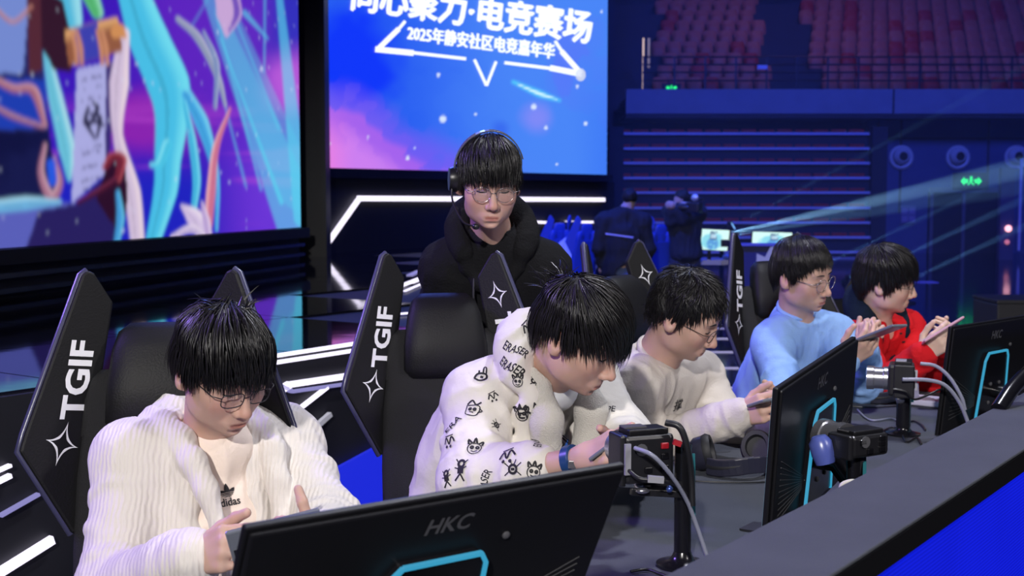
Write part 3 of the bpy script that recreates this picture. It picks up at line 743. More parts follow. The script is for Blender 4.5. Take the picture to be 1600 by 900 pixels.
T1 = topz(383, 827, DM); monitor(T1, ray_at_dist(T1, 978, 727, .60, 1.95), math.radians(27), 'nearest black gaming monitor seen from behind, before the player in the white hoodie')
T2 = onz(1216, 607, DM + .015); monitor(T2, ray_at_dist(T2, 1338, 526, .60, 3.2), math.radians(5), 'middle black gaming monitor seen steeply from behind, before the player in beige')
T3 = onz(1487, 511, DM); monitor(T3, T3 + .60 * norm(np.array([.71, .70, 0])), math.radians(6), 'farthest black gaming monitor, before the player in red')

# ================================================================== gaming chairs
M_leath = mat('chair_black', (.008, .008, .009), .55, spec=.25, bump=.12, bscale=240)
M_mesh = mat('chair_mesh', (.020, .020, .022), .75, bump=.5, bscale=520, spec=.25)
M_edge = mat('chair_edge', (.05, .05, .11), .3, spec=.6)
M_white = mat('print_white', (.82, .82, .85), .5)
REC = math.radians(15)
def make_chair(label, group=None):
    t = thing('gaming_chair', label, 'chair', group=group)
    c, s = math.cos(REC), math.sin(REC)
    def rec(mb):                                                   # recline about the hinge at seat height
        mb.v = [(x, y * c + (z - .5) * s, .5 + (z - .5) * c - y * s) for x, y, z in mb.v]; return mb
    rec(MB().loft([((0, .015, .47), .17, .035), ((0, .0, .60), .178, .045), ((0, -.005, .75), .178, .05), ((0, .0, .90), .172, .05), ((0, .01, 1.0), .162, .05)], 24, 4)).build('backrest', M_mesh, t, True)
    for sx in (-1, 1):
        rec(MB().loft([((sx * .118, .012, .985), .050, .045), ((sx * .116, .012, 1.06), .046, .043), ((sx * .112, .014, 1.105), .036, .038), ((sx * .108, .015, 1.125), .020, .024)], 16, 3)).build('shoulder_wing', M_mesh, t, True)
    rec(MB().loft([((0, -.02, .985), .098, .030), ((0, -.03, 1.01), .114, .046), ((0, -.032, 1.08), .112, .050), ((0, -.03, 1.16), .100, .046), ((0, -.022, 1.20), .088, .036), ((0, -.015, 1.220), .066, .020)], 24, 3.4)).build('headrest', M_leath, t, True, )
    rec(MB().bar((0, .04, .95), (0, .035, 1.12), .06, .02, (0, 1, 0))).build('headrest_bracket', M_leath, t)
    # wing plates: hinge runs up the sides of the back, outer edge swings forward
    W = [(0, .79), (.012, .785), (.150, .955), (.145, .99), (.078, 1.325), (.066, 1.335), (.052, 1.33), (.0, 1.27)]
    for sx in (-1, 1):
        ang = math.radians(30); X = np.array((sx * math.cos(ang), -math.sin(ang), 0)); top = np.array((sx * .095, 0., 1.3)); bot = np.array((sx * .168, 0., .78)); Yv = (top - bot) / .52
        def P(u, z, off=0.): return bot + X * u + Yv * (z - .78) + np.cross(X, Yv) * off * -sx * 1.
        def Q(u, z, off): return bot + X * u + Yv * (z - .78) + nrm * off
        nrm = norm(np.cross(X, Yv)); nrm = nrm if nrm[1] < 0 else -nrm            # out of the printed face
        b = MB(); n = len(W); v = [Q(u, z, o) for o in (.0, -.026) for u, z in W]
        fr = [tuple(range(n)), tuple(range(2 * n - 1, n - 1, -1))] + [(i, n + i, n + (i + 1) % n, (i + 1) % n) for i in range(n)]
        if np.dot(np.cross(v[1] - v[0], v[2] - v[1]), nrm) < 0: fr = [q[::-1] for q in fr]
        b.add(v, fr); wg = rec(b).build('side_wing', M_leath, t, bevel=.006)
        b = MB(); e = [Q(u, z, -.013) for u, z in W[1:6]]; b.tube(e, .0075, 8); rec(b).build('wing_piping', M_edge, wg, True)
        # lettering: on one wing it reads upwards, on the other downwards
        lv, lf = fit_text('TGIF', 0, .165, 0, .052, bold=.03); out = []
        for a, h, _ in lv:
            if sx < 0: u, z = .028 + h * 1.0 + .0 * a, 1.02 + a
            else: u, z = .030 + h, 1.165 - a
            out.append(Q(u, z, .0012))
        lm = MB(); lm.v = [tuple(p) for p in out]; lm.f = lf; rec(lm).build('lettering', M_white, wg)
        cz, cu = (.970, .066) if sx < 0 else (1.215, .052)
        sc = .042 if sx < 0 else .036; sv = []; m = 12
        star = []
        for k in range(4):                                          # concave four-pointed star
            a0 = math.pi / 2 * k + .18; a1 = a0 + math.pi / 2
            A, B = np.array((math.cos(a0), math.sin(a0))), np.array((math.cos(a1), math.sin(a1)))
            for q in np.linspace(0, 1, m, endpoint=False): star.append((1 - q) ** 2 * A + q * q * B + 2 * q * (1 - q) * (A + B) * .10)
        star = np.array(star); inner = star * .62 * (np.linalg.norm(star, axis=1) > .0)[:, None]; r = np.linalg.norm(star, axis=1); inner = star * np.clip((r - .13) / r, .2, .75)[:, None]
        N = len(star); sm_ = MB(); sm_.v = [tuple(Q(cu + p[0] * sc * .85, cz + p[1] * sc * 1.1, .0012)) for p in np.vstack([star, inner])]; sm_.f = [(i, (i + 1) % N, N + (i + 1) % N, N + i) for i in range(N)]
        rec(sm_).build('star_logo', M_white, wg)
    MB().loft([((0, -.22, .40), .24, .24), ((0, -.23, .43), .26, .26), ((0, -.23, .48), .26, .26), ((0, -.22, .505), .23, .235), ((0, -.22, .51), .18, .19)], 28, 4).build('seat', M_leath, t, True)
    for sx in (-1, 1):
        MB().box((sx * .31, -.20, .665), (.085, .26, .028)).build('armrest', M_leath, t, bevel=.01)
        MB().tube([(sx * .31, -.18, .66), (sx * .31, -.18, .47), (sx * .22, -.18, .42)], .022, 8).build('armrest_post', M_edge, t, True)
    MB().lathe([(.028, .10), (.028, .28), (.022, .28), (.022, .42), (.08, .425)], 16, (0, -.2, 0)).build('gas_column', M_mon2, t, True)
    for k in range(5):
        a = 2 * math.pi * k / 5 + .3; d = np.array((math.cos(a), math.sin(a), 0)); p = np.array((0, -.2, 0))
        l = MB().tube([p + (0, 0, .12), p + d * .16 + (0, 0, .105), p + d * .31 + (0, 0, .075)], [.03, .026, .018], 8).build('foot', M_leath, t, True)
        MB().lathe([(.02, -.024), (.03, -.02), (.03, .02), (.02, .024)], 12, p + d * .31 + (0, 0, .03), frame((-d[1], d[0], 0))).build('caster', M_mon2, l, True)
    return t
chair0 = make_chair('black gaming chair at the near end of the desk, behind the player in white hoodie')
M_farch = mat('far_chair_light_tint', (.03, .07, .42), .4, spec=.5)  # blue light falling on black chairs, put into the base colour
def KM_far(o): return [q for c in kids(o) for q in [c] + kids(c) if q.type == 'MESH' and not q.name.startswith(('lettering', 'star'))]
def chair_at(px, n, s, yaw, label, first=False, sc=1., xy=None):
    o = chair0 if first else copy_tree(chair0)
    p = sn(s, n) if xy is None else np.array([xy[0], xy[1], 0])
    o.location = (p[0], p[1], 0); o.rotation_euler = (0, 0, math.radians(yaw)); o.scale = (sc, sc, sc); o['label'] = label; o['group'] = 'gaming chairs'
    if xy is not None:
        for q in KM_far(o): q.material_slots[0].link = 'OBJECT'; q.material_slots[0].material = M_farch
    return o
chair_at(0, 2.06, 1.68, 12, 'black gaming chair behind the player in the white hoodie', True)
chair_at(0, 2.06, 2.64, 10, 'black gaming chair with white letters, emptied by the leaning player in printed jacket')
chair_at(0, 2.00, 3.67, 50, 'black gaming chair behind the player in the beige sweatshirt')
chair_at(0, 1.98, 4.73, 25, 'black gaming chair behind the player in the light blue sweatshirt')
chair_at(0, 1.95, 5.36, 30, 'black gaming chair hidden behind the player in the red jacket', sc=.84)
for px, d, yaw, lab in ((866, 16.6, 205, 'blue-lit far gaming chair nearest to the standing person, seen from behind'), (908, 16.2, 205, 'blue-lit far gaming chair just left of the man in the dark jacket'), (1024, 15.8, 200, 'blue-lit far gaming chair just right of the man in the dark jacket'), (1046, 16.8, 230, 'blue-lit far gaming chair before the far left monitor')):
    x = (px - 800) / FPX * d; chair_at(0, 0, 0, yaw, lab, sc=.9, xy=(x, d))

# ================================================================== camera rigs on the desk
M_cam = mat('camera_black', (.012, .012, .015), .35, spec=.5); M_silver = mat('lens_silver', (.5, .5, .55), .25, metal=.9); M_cable = mat('cable_grey', (.24, .25, .33), .35); M_cableb = mat('cable_black', (.012, .012, .015), .4)
M_glass = mat('lens_glass', (.01, .01, .03), .05, spec=.8); M_redp = mat('red_plug', (.35, .01, .02), .4); M_teal = mat('teal_strip', (.02, .14, .17), .35); M_bright = mat('connector', (.65, .65, .72), .3, metal=.6)
def cam_rig(base, body, yaw, label, pole_r=.017, zs=1.):
    """small video camera (lens away from the ledge) on a pole with round foot"""
    base = np.array(base, float); body = np.array(body, float)
    t = thing('camera_rig', label, 'camera', tuple(base), group='cameras on the desk'); L = lambda p: np.array(p) - base
    Rz = np.array([[math.cos(yaw), -math.sin(yaw), 0], [math.sin(yaw), math.cos(yaw), 0], [0, 0, 1]]); B = lambda x, y, z: L(body) + Rz @ np.array((x, y, z * zs))
    MB().lathe([(.052, 0), (.052, .006), (.026, .012), (.020, .022), (pole_r, .03)], 24).build('foot', M_mon2, t, True)
    top = L(body)[2]
    MB().tube([(0, 0, .03), (0, 0, top + .02)], pole_r, 14).build('pole', M_mon2, t, True)
    MB().bar((pole_r + .003, 0, .10), (pole_r + .001, 0, top), .003, .010).build('pole_strip', M_teal, t)
    c = B(0, 0, 0)
    bd = MB().box(c, (.105, .075, .095 * zs), Rz).build('camera_body', M_cam, t, bevel=.008)
    MB().box(B(.0, -.006, .052), (.085, .05, .012), Rz).build('top_plate', M_mon, bd, bevel=.003)
    MB().box(B(-.02, .0, .0595), (.045, .03, .003), Rz).build('label_strip', M_bright if zs == 1. and yaw > 1 else M_logo, bd)
    MB().box(B(-.058, -.01, .0), (.012, .06, .10 * zs), Rz).build('side_handle', M_cam, bd, bevel=.004)
    if zs == 1: MB().box(B(-.052, -.045, .005), (.012, .006, .06), Rz).build('handle_strip', M_bright, bd)  # whitish strip down the handle edge
    for q, (x, z) in enumerate(((.03, .025), (.03, .005), (.03, -.018), (-.005, -.02), (-.025, .02))): MB().box(B(x, -.039, z), (.016, .006, .012), Rz).build('port', M_mon2 if q or zs < 1 else M_redp, bd, bevel=.002)
    MB().lathe([(.012, 0), (.012, .003)], 12, B(-.02, -.039, .02), Rz @ np.array([[1, 0, 0], [0, 0, -1], [0, 1, 0]])).build('dial', M_logo, bd, True)
    Rl = Rz @ np.array([[1, 0, 0], [0, 0, 1], [0, -1, 0]], float)
    ln = MB().lathe([(.036, .03), (.036, .05), (.033, .052), (.033, .078), (.036, .08), (.036, .10), (.030, .102), (.029, .095)], 24, c, Rl).build('lens', M_silver, t, True)
    MB().lathe([(.001, .094), (.029, .096)], 20, c, Rl).build('lens_glass', M_glass, ln, True)
    MB().bar(B(0, 0, -.06), L(body) * [0, 0, 1] + (0, 0, -.06), .03, .016).build('mount_bracket', M_cam, t)
    MB().ball(B(-.0, 0, -.062), .016, 10).build('ball_head', M_silver, t, True)
    return t, B, Rz
b1 = onz(1066, 884, ZT); d1 = b1[1]
r1, B, _ = cam_rig(b1, at(1003, 712, d1 - .02), .35, 'black camera on a pole before the player in the printed jacket')
def cable(pts, r, m, parent, name='cable'):
    return MB().tube(spline(pts, 36), r, 8).build(name, m, parent, True)
w = lambda px, py, d: at(px, py, d) - b1
cable([w(992, 700, d1 - .09), w(1020, 712, d1 - .12), w(1048, 742, d1 - .10), w(1072, 780, d1 - .06), w(1086, 815, d1 - .04), w(1108, 878, d1 - .03)], .0042, M_cable, r1)
cable([w(1040, 660, d1 - .05), w(1062, 668, d1 - .06), w(1074, 700, d1 - .06), w(1080, 745, d1 - .05), w(1082, 790, d1 - .05)], .0065, M_cableb, r1)
cable([w(982, 735, d1 - .08), w(1000, 748, d1 - .10), w(1030, 750, d1 - .10), w(1056, 757, d1 - .08), w(1072, 772, d1 - .05)], .0042, M_cableb, r1)
MB().bar(w(1012, 748, d1 - .105), w(1037, 750, d1 - .105), .012, .012).build('plug', M_bright, r1)
MB().bar(w(1052, 690, d1 - .06), w(1064, 694, d1 - .06), .012, .010).build('plug', M_redp, r1)
MB().bar(w(985, 768, d1 - .06), w(1064, 772, d1 - .03), .010, .014).build('mount_plate', M_cam, r1, bevel=.002)
MB().ball(w(1004, 767, d1 - .07), (.014, .008, .006), 10).build('thumb_screw', M_silver, r1, True)
MB().ball(w(1046, 764, d1 - .06), .007, 10).build('thumb_screw', mat('blue_metal', (.1, .16, .5), .3, metal=.7), r1, True)
b2 = onz(1411, 679, ZT); d2 = b2[1]
r2, B, _ = cam_rig(b2, at(1408, 592, d2 - .01), 1.25, 'black camera with silver lens on a pole before the player in red', .022)
w2 = lambda px, py, d: at(px, py, d) - b2
cable([w2(1438, 568, d2 - .07), w2(1462, 572, d2 - .08), w2(1484, 590, d2 - .09), w2(1502, 620, d2 - .10), w2(1508, 640, d2 - .10)], .0055, M_cable, r2)
cable([w2(1410, 593, d2 - .09), w2(1450, 594, d2 - .10), w2(1478, 603, d2 - .10), w2(1500, 630, d2 - .10), w2(1514, 664, d2 - .10)], .0060, M_cable, r2)
cable([w2(1396, 608, d2 - .09), w2(1415, 612, d2 - .10), w2(1428, 624, d2 - .09), w2(1448, 618, d2 - .06), w2(1468, 609, d2 - .04), w2(1475, 611, d2)], .0035, M_cableb, r2)
b3 = np.array(onz(1338, 800, ZT)); b3 = at(1336, 700, 2.62); b3[2] = ZT
r3, B, _ = cam_rig(b3, at(1340, 692, 2.62), .55, 'black camera with pale blue hood tucked behind the middle monitor', zs=.5)
MB().lathe([(.020, 0), (.024, .02), (.024, .045), (.014, .058)], 20, at(1290, 724, 2.60) - b3, frame((-.25, .1, 1.))).build('lens_hood', mat('frosted_blue', (.08, .11, .40), .3, spec=.7), r3, True)
w3 = lambda px, py, d: at(px, py, d) - b3
cable([w3(1312, 770, 2.5), w3(1316, 757, 2.5), w3(1330, 752, 2.5), w3(1344, 753, 2.52)], .0045, mat('cable_cream', (.6, .58, .5), .5), r3)

# ================================================================== headphones, small things
M_hp = mat('headphone_shell', (.022, .022, .04), .3, spec=.5); M_pad = mat('ear_pad', (.010, .010, .014), .6)
def headphones(o, yaw, label, sc=1.):
    t = thing('headphones', label, 'headphones', tuple(o), yaw, group='headphones on the desk'); t.scale = (sc,) * 3
    # lying down: band flat towards the viewer, cups standing on their rims
    a = np.linspace(math.radians(200), math.radians(340), 18); pts = [(.092 * math.cos(q), .03 + .115 * math.sin(q), .028 + .006 * math.sin(q * 3)) for q in a]
    b = MB(); P = np.array(pts); b.strip(P, .040, .012)
    b.build('headband', M_hp, t, bevel=.003); MB().tube(P * [.95, .93, 1] + [0, 0, .0], .012, 8).build('band_cushion', M_pad, t, True)
    for sx, tl in ((-1, .35), (1, -.55)):
        c = np.array((sx * .072, .03, .046)); d = norm((-sx * math.cos(tl) * .8, -math.sin(abs(tl)) - .2, .55 if sx > 0 else .25)); R = frame(d, (0, 0, 1)) @ np.diag([.88, 1.0, 1.])
        cp = MB().lathe([(.012, -.036), (.030, -.034), (.040, -.020), (.042, .0)], 26, c, R).build('ear_cup', M_hp, t, True)
        MB().lathe([(.042, .0), (.045, .010), (.040, .020), (.030, .019), (.027, .008), (.001, .006)], 26, c, R).build('ear_pad', M_pad, t, True)
        MB().lathe([(.017, -.0375), (.019, -.036)], 18, c, R).build('cap_ring', M_bright, cp, True)
        yk = MB(); yk.tube([c + R @ np.array((0, -.046, -.012)), c + R @ np.array((.0, -.058, -.012)), c * [1, 0, 1] + (0, -.03, -.012)], .0045, 8); yk.build('yoke', M_hp, t, True)
    MB().tube(spline([(-.08, .03, .075), (-.06, .09, .06), (-.12, .12, .006), (-.2, .06, .005), (-.16, -.06, .004), (-.02, -.13, .004), (.1, -.12, .004)], 40), .0022, 6).build('cord', M_cableb, t, True)
    return t
headphones(onz(1152, 737, ZT), .35, 'dark headphones lying on the desk beside the player in beige', 1.1)
headphones(onz(1372, 626, ZT), .9, 'blue-grey headphones lying beside the camera with the silver lens', 1.0)
hb = onz(1120, 692, ZT + .075)
o = cable([onz(1086, 682, ZT + .02), onz(1100, 668, ZT + .06), onz(1126, 665, ZT + .075), onz(1146, 678, ZT + .05)], .004, M_cableb, None, 'headphone_boom'); tag(o, 'thin black cable loop arching beside the dark headphones', 'cable')
ws = thing('tissue_stand', 'small white stand with an upright fin beside the farthest monitor', 'stand', tuple(onz(1452, 632, ZT)), .9)
mw2 = mat('white_plastic', (.62, .58, .75), .4)
MB().box((0, .02, .012), (.12, .15, .022)).build('base', mw2, ws, bevel=.006); MB().prism([(-.028, .0), (.03, .0), (.006, .12)], .014, (-.01, .05, .02), (1, 0, 0), (0, 0, 1)).build('fin', mw2, ws, bevel=.003)
for q, (pts, lab) in enumerate(((((1340, 640), (1352, 652), (1366, 657), (1392, 654), (1408, 660)), 'thin grey cable on the desk left of the silver-lens camera'), (((1418, 660), (1428, 658), (1440, 664), (1446, 672)), 'short looped cable right of the silver-lens camera pole'), (((1376, 676), (1392, 668), (1406, 672), (1416, 690), (1432, 684), (1440, 694)), 'black cable bunched at the foot of the silver-lens camera'), (((985, 893), (1010, 890), (1030, 896), (1052, 905)), 'black cable on the desk before the nearest camera pole'))):
    o = cable([onz(*p, ZT + .005) for p in pts], .003, M_cableb if q else M_cable, None, 'desk_cable'); tag(o, lab, 'cable', 'loose cables on the desk')
o = MB().tube(spline([at(1600, 588, 3.0), at(1580, 610, 2.95), at(1560, 640, 2.9)], 12), .018, 10).build('bracing_strut', M_mon2, None, True)
tag(o, 'glossy black slanted strut at the right edge before the farthest monitor', 'strut')

# ================================================================== far team desk
fd = thing('far_desk', 'far desk with white edge carrying two lit monitors', 'desk', (0, 0, 0)); DF = 16.0
def fx(px, d=DF): return (px - 800) / FPX * d
def fz(py, d=DF): return float(C0[2] + ray(800, py)[2] * d)
MB().box((fx(1135), DF + .25, fz(407) - .02), (fx(1230) - fx(1062), .7, .04)).build('table_top', mat('far_table', (.25, .24, .4), .5), fd)
MB().box((fx(1128), DF - .11, fz(408) - .01), (fx(1165) - fx(1064), .03, .06)).build('edge_strip', mat('far_edge', (.6, .58, .8), .5), fd)
for px in (1072, 1222): MB().box((fx(px), DF + .25, fz(410) / 2 - .02), (.05, .6, fz(410) - .04)).build('support_panel', M_lip, fd)
MB().box((fx(1070), DF + .5, fz(385)), (.35, .04, .05)).build('back_rail', mat('far_rail', (.2, .2, .5), .4), fd)
pn = thing('desk_end_panel', 'dark blue standing panel with pale zigzag emblem before the far right monitor', 'panel', (fx(1200, 14.6), 14.6, 0))
zz = lambda px, py: ((px - 1200) / FPX * 14.6, fz(py, 14.6))
MB().box((0, .03, fz(383, 14.6) / 2), (fx(1246, 14.6) - fx(1163, 14.6), .04, fz(383, 14.6))).build('board', mat('panel_navy', (.02, .025, .12), .5), pn)
MB().prism([zz(*q) for q in ((1181, 480), (1183, 396), (1196, 402), (1204, 386), (1211, 385), (1214, 398), (1228, 394), (1240, 386), (1243, 386), (1244, 480))], .012, (0, .002, 0), (1, 0, 0), (0, 0, 1)).build('pale_emblem', emat('pale_emblem', (.30, .32, .85), .55), pn)
MB().box((0, .0, fz(382, 14.6)), (fx(1246, 14.6) - fx(1163, 14.6) + .03, .10, .03)).build('top_rail', bpy.data.materials['far_rail'], pn)
def far_monitor(c4, d, label):
    p = [np.array(at(px, py, d)) for px, py in c4]; o = p[0]; t = thing('far_monitor', label, 'monitor', tuple(o), group='far lit monitors')
    X = p[1] - o; Z = p[3] - o; b = MB(); nrm = np.array((0, .04, 0))
    b.add([q - o + nrm * k for k in (.1, 1) for q in p], [(0, 1, 2, 3), (7, 6, 5, 4), (0, 4, 5, 1), (1, 5, 6, 2), (2, 6, 7, 3), (3, 7, 4, 0)]).build('housing', M_mon, t)
    nu, nv = 44, 30; u, v = np.meshgrid(np.linspace(.02, .98, nu), np.linspace(.03, .97, nv), indexing='ij'); pts = u[..., None] * X + v[..., None] * Z + (0, -.004, 0)
    U, V = u.ravel(), v.ravel(); col = np.tile(srgb(206, 244, 238), (len(U), 1)); P2 = np.stack([U * 4, V * 3], 1); n = fbm(P2 * 3, 4, 3)
    e = (1 - sst(np.hypot((U - .52) / .36, (V - .42) / .44) + .3 * (n - .5), .7, 1.05)); col = mix(col, e * .85, srgb(118, 206, 226)); col = mix(col, (1 - sst(np.hypot((U - .55) / .2, (V - .3) / .36), .6, 1.)) * (n > .42) * .8, srgb(70, 130, 205)); col = mix(col, ((np.abs(U - .55) < .1) & (np.abs(V - .7) < .2) & (n > .4)) * .8, srgb(60, 88, 130)); col = mix(col, ((np.abs(U - .55) < .08) & (np.abs(V - .66) < .1)) * .7, srgb(196, 220, 236)); col = mix(col, (U > .88) * (n > .5) * .3, srgb(250, 250, 240))
    i = np.arange(nu * nv).reshape(nu, nv); f = np.stack([i[:-1, :-1], i[1:, :-1], i[1:, 1:], i[:-1, 1:]], -1).reshape(-1, 4)
    link('screen', mesh_np('screen', pts.reshape(-1, 3), f, smooth=False, cols=col), attr_mat('far_screen', 1.15, .4) if 'far_screen' not in bpy.data.materials else bpy.data.materials['far_screen'], t)
    m = (X / 2); zt = fz(407)
    MB().bar(m + (0, .05, 0), np.array((m[0], .05, zt - o[2])), .04, .04).build('stand_neck', M_mon, t) if o[2] - zt > .01 else MB().box(m + (0, .06, -.005), (.2, .12, .02)).build('stand_foot', M_mon, t)
    return t
far_monitor(((1081, 390), (1137, 393), (1142, 359), (1085, 356)), 16.0, 'lit far monitor tilted beside the crouched camera operator')
far_monitor(((1173, 388), (1237, 390), (1240, 363), (1175, 361)), 16.1, 'lit far monitor standing level behind the zigzag panel')
t = thing('far_camera_rig', 'small dark camera on a stand between the two far monitors', 'camera', (fx(1146, 15.9), 15.9, fz(407)))
MB().lathe([(.06, 0), (.06, .01), (.015, .02), (.015, .25)], 12).build('pole', M_cam, t, True); MB().box((0, 0, .30), (.10, .08, .11)).build('camera_body', M_cam, t, bevel=.01); MB().box((-.11, .0, .22), (.09, .07, .09)).build('phone_clamp', M_cam, t, bevel=.01); MB().ball((.07, 0, .07), (.09, .06, .06), 10).build('headset', M_hp, t, True); MB().ball((-.08, -.02, .05), (.06, .05, .04), 10).build('pouch', mat('pouch_blue', (.1, .16, .6), .5), t, True)
# ================================================================== bodies: distance fields and surface nets
class Vol:
    def __init__(s, lo, hi, h):
        s.lo = np.array(lo, np.float32); s.h = h; n = np.ceil((np.array(hi) - s.lo) / h).astype(int) + 2
        s.ax = [(s.lo[i] + h * np.arange(n[i])).astype(np.float32) for i in range(3)]; s.d = np.full(n, .3, np.float32)
    def win(s, lo, hi):
        return tuple(slice(max(0, int(np.floor((lo[i] - s.lo[i]) / s.h))), max(0, min(len(s.ax[i]), int(np.ceil((hi[i] - s.lo[i]) / s.h)) + 1))) for i in range(3))
    def op(s, fn, lo, hi, k, sub=False):
        m = k + .012; sl = s.win(np.array(lo) - m, np.array(hi) + m)
        if any(q.stop <= q.start for q in sl): return
        x = s.ax[0][sl[0]][:, None, None]; y = s.ax[1][sl[1]][None, :, None]; z = s.ax[2][sl[2]][None, None, :]
        b = fn(x, y, z).astype(np.float32); a = s.d[sl]
        if sub:
            b = -b
            if k > 0: t = np.clip(.5 - .5 * (b - a) / k, 0, 1); s.d[sl] = b + (a - b) * t + k * t * (1 - t)
            else: s.d[sl] = np.maximum(a, b)
        else:
            if k > 0: t = np.clip(.5 + .5 * (b - a) / k, 0, 1); s.d[sl] = b + (a - b) * t - k * t * (1 - t)
            else: s.d[sl] = np.minimum(a, b)
    def cap(s, a, b, ra, rb=None, k=.02, sub=False):
        a = np.asarray(a, float); b = np.asarray(b, float); rb = ra if rb is None else rb; ba = b - a; L = max(1e-9, ba @ ba)
        def fn(x, y, z):
            px, py, pz = x - a[0], y - a[1], z - a[2]; t = np.clip((px * ba[0] + py * ba[1] + pz * ba[2]) / L, 0, 1)
            return np.sqrt((px - t * ba[0]) ** 2 + (py - t * ba[1]) ** 2 + (pz - t * ba[2]) ** 2) - (ra + (rb - ra) * t)
        r = max(ra, rb); s.op(fn, np.minimum(a, b) - r, np.maximum(a, b) + r, k, sub)
    def chain(s, P, R, k=.02, sub=False):
        for i in range(len(P) - 1): s.cap(P[i], P[i + 1], R[i] if not np.isscalar(R) else R, R[i + 1] if not np.isscalar(R) else R, k, sub)
    def ell(s, c, r, Rm=None, k=.02, sub=False):
        c = np.asarray(c, float); r = np.asarray(r, float); Rm = np.eye(3) if Rm is None else np.asarray(Rm)
        def fn(x, y, z):
            p = [x - c[0], y - c[1], z - c[2]]; q = [p[0] * Rm[0, i] + p[1] * Rm[1, i] + p[2] * Rm[2, i] for i in range(3)]
            k0 = np.sqrt(sum((q[i] / r[i]) ** 2 for i in range(3))); k1 = np.sqrt(sum((q[i] / r[i] ** 2) ** 2 for i in range(3)))
            return k0 * (k0 - 1) / np.maximum(k1, 1e-6)
        e = np.sqrt(((Rm * r) ** 2).sum(1)); s.op(fn, c - e, c + e, k, sub)
    def mesh(s):
        d = s.d; sg = d < 0; n = d.shape
        cnt = np.zeros([q - 1 for q in n], np.int8); sh = [(i, j, k) for i in (0, 1) for j in (0, 1) for k in (0, 1)]
        for i, j, k in sh: cnt += sg[i:n[0] - 1 + i, j:n[1] - 1 + j, k:n[2] - 1 + k]
        act = (cnt > 0) & (cnt < 8); I = np.argwhere(act); idx = np.full(cnt.shape, -1, np.int32); idx[act] = np.arange(len(I))
        val = {c: d[I[:, 0] + c[0], I[:, 1] + c[1], I[:, 2] + c[2]] for c in sh}
        acc = np.zeros((len(I), 3), np.float32); num = np.zeros(len(I), np.float32)
        for c in sh:
            for a in range(3):
                if c[a]: continue
                e = list(c); e[a] = 1; va, vb = val[c], val[tuple(e)]; x = (va < 0) != (vb < 0)
                t = np.where(x, va / np.where(x, va - vb, 1), 0); p = np.tile(np.array(c, np.float32), (len(I), 1)); p[:, a] += t
                acc += p * x[:, None]; num += x
        V = (acc / num[:, None] + I) * s.h + s.lo
        F = []
        for a in range(3):
            b, c = (a + 1) % 3, (a + 2) % 3; s0 = [slice(0, m) for m in n]; s1 = [slice(0, m) for m in n]; s0[a] = slice(0, n[a] - 1); s1[a] = slice(1, n[a])
            cr = sg[tuple(s0)] != sg[tuple(s1)]; E = np.argwhere(cr); E = E[(E[:, b] > 0) & (E[:, c] > 0) & (E[:, b] < n[b] - 1) & (E[:, c] < n[c] - 1)]
            q = []
            for ob, oc in ((1, 1), (0, 1), (0, 0), (1, 0)):
                G = E.copy(); G[:, b] -= ob; G[:, c] -= oc; q.append(idx[G[:, 0], G[:, 1], G[:, 2]])
            q = np.stack(q, 1); fl = ~sg[E[:, 0], E[:, 1], E[:, 2]]; q[fl] = q[fl][:, ::-1]; F.append(q)
        return V, np.concatenate(F)


def largest(V, F):
    lab = np.arange(len(V)); e = np.concatenate([F[:, [0, 1]], F[:, [1, 2]], F[:, [2, 3]], F[:, [3, 0]]])
    for _ in range(500):
        m = np.minimum(lab[e[:, 0]], lab[e[:, 1]]); l2 = lab.copy(); np.minimum.at(l2, e[:, 0], m); np.minimum.at(l2, e[:, 1], m); l2 = l2[l2]; l2 = l2[l2]
        if (l2 == lab).all(): break
        lab = l2
    k = lab == np.bincount(lab).argmax(); idx = np.cumsum(k) - 1; return V[k], idx[F[k[F[:, 0]]]]


def vnormals(V, F):
    n = np.zeros_like(V); a = V[F[:, 2]] - V[F[:, 0]]; b = V[F[:, 3]] - V[F[:, 1]]; fn = np.cross(a, b)
    for k in range(4): 
        for c in range(3): n[:, c] += np.bincount(F[:, k], fn[:, c], len(V))
    return n / np.maximum(1e-9, np.linalg.norm(n, axis=1))[:, None]


def relax(V, F, it=1, w=.5):
    e = np.concatenate([F[:, [0, 1]], F[:, [1, 2]], F[:, [2, 3]], F[:, [3, 0]]]); e = np.concatenate([e, e[:, ::-1]]); deg = np.bincount(e[:, 0], minlength=len(V))[:, None]
    for _ in range(it):
        m = np.stack([np.bincount(e[:, 0], V[e[:, 1], c], len(V)) for c in range(3)], 1) / np.maximum(deg, 1); V = V + (m - V) * w
    return V


def rot(y, p, r):
    y, p, r = map(math.radians, (y, p, r)); c, s = math.cos, math.sin
    return np.array([[c(y), -s(y), 0], [s(y), c(y), 0], [0, 0, 1]]) @ np.array([[1, 0, 0], [0, c(p), -s(p)], [0, s(p), c(p)]]) @ np.array([[c(r), 0, s(r)], [0, 1, 0], [-s(r), 0, c(r)]])


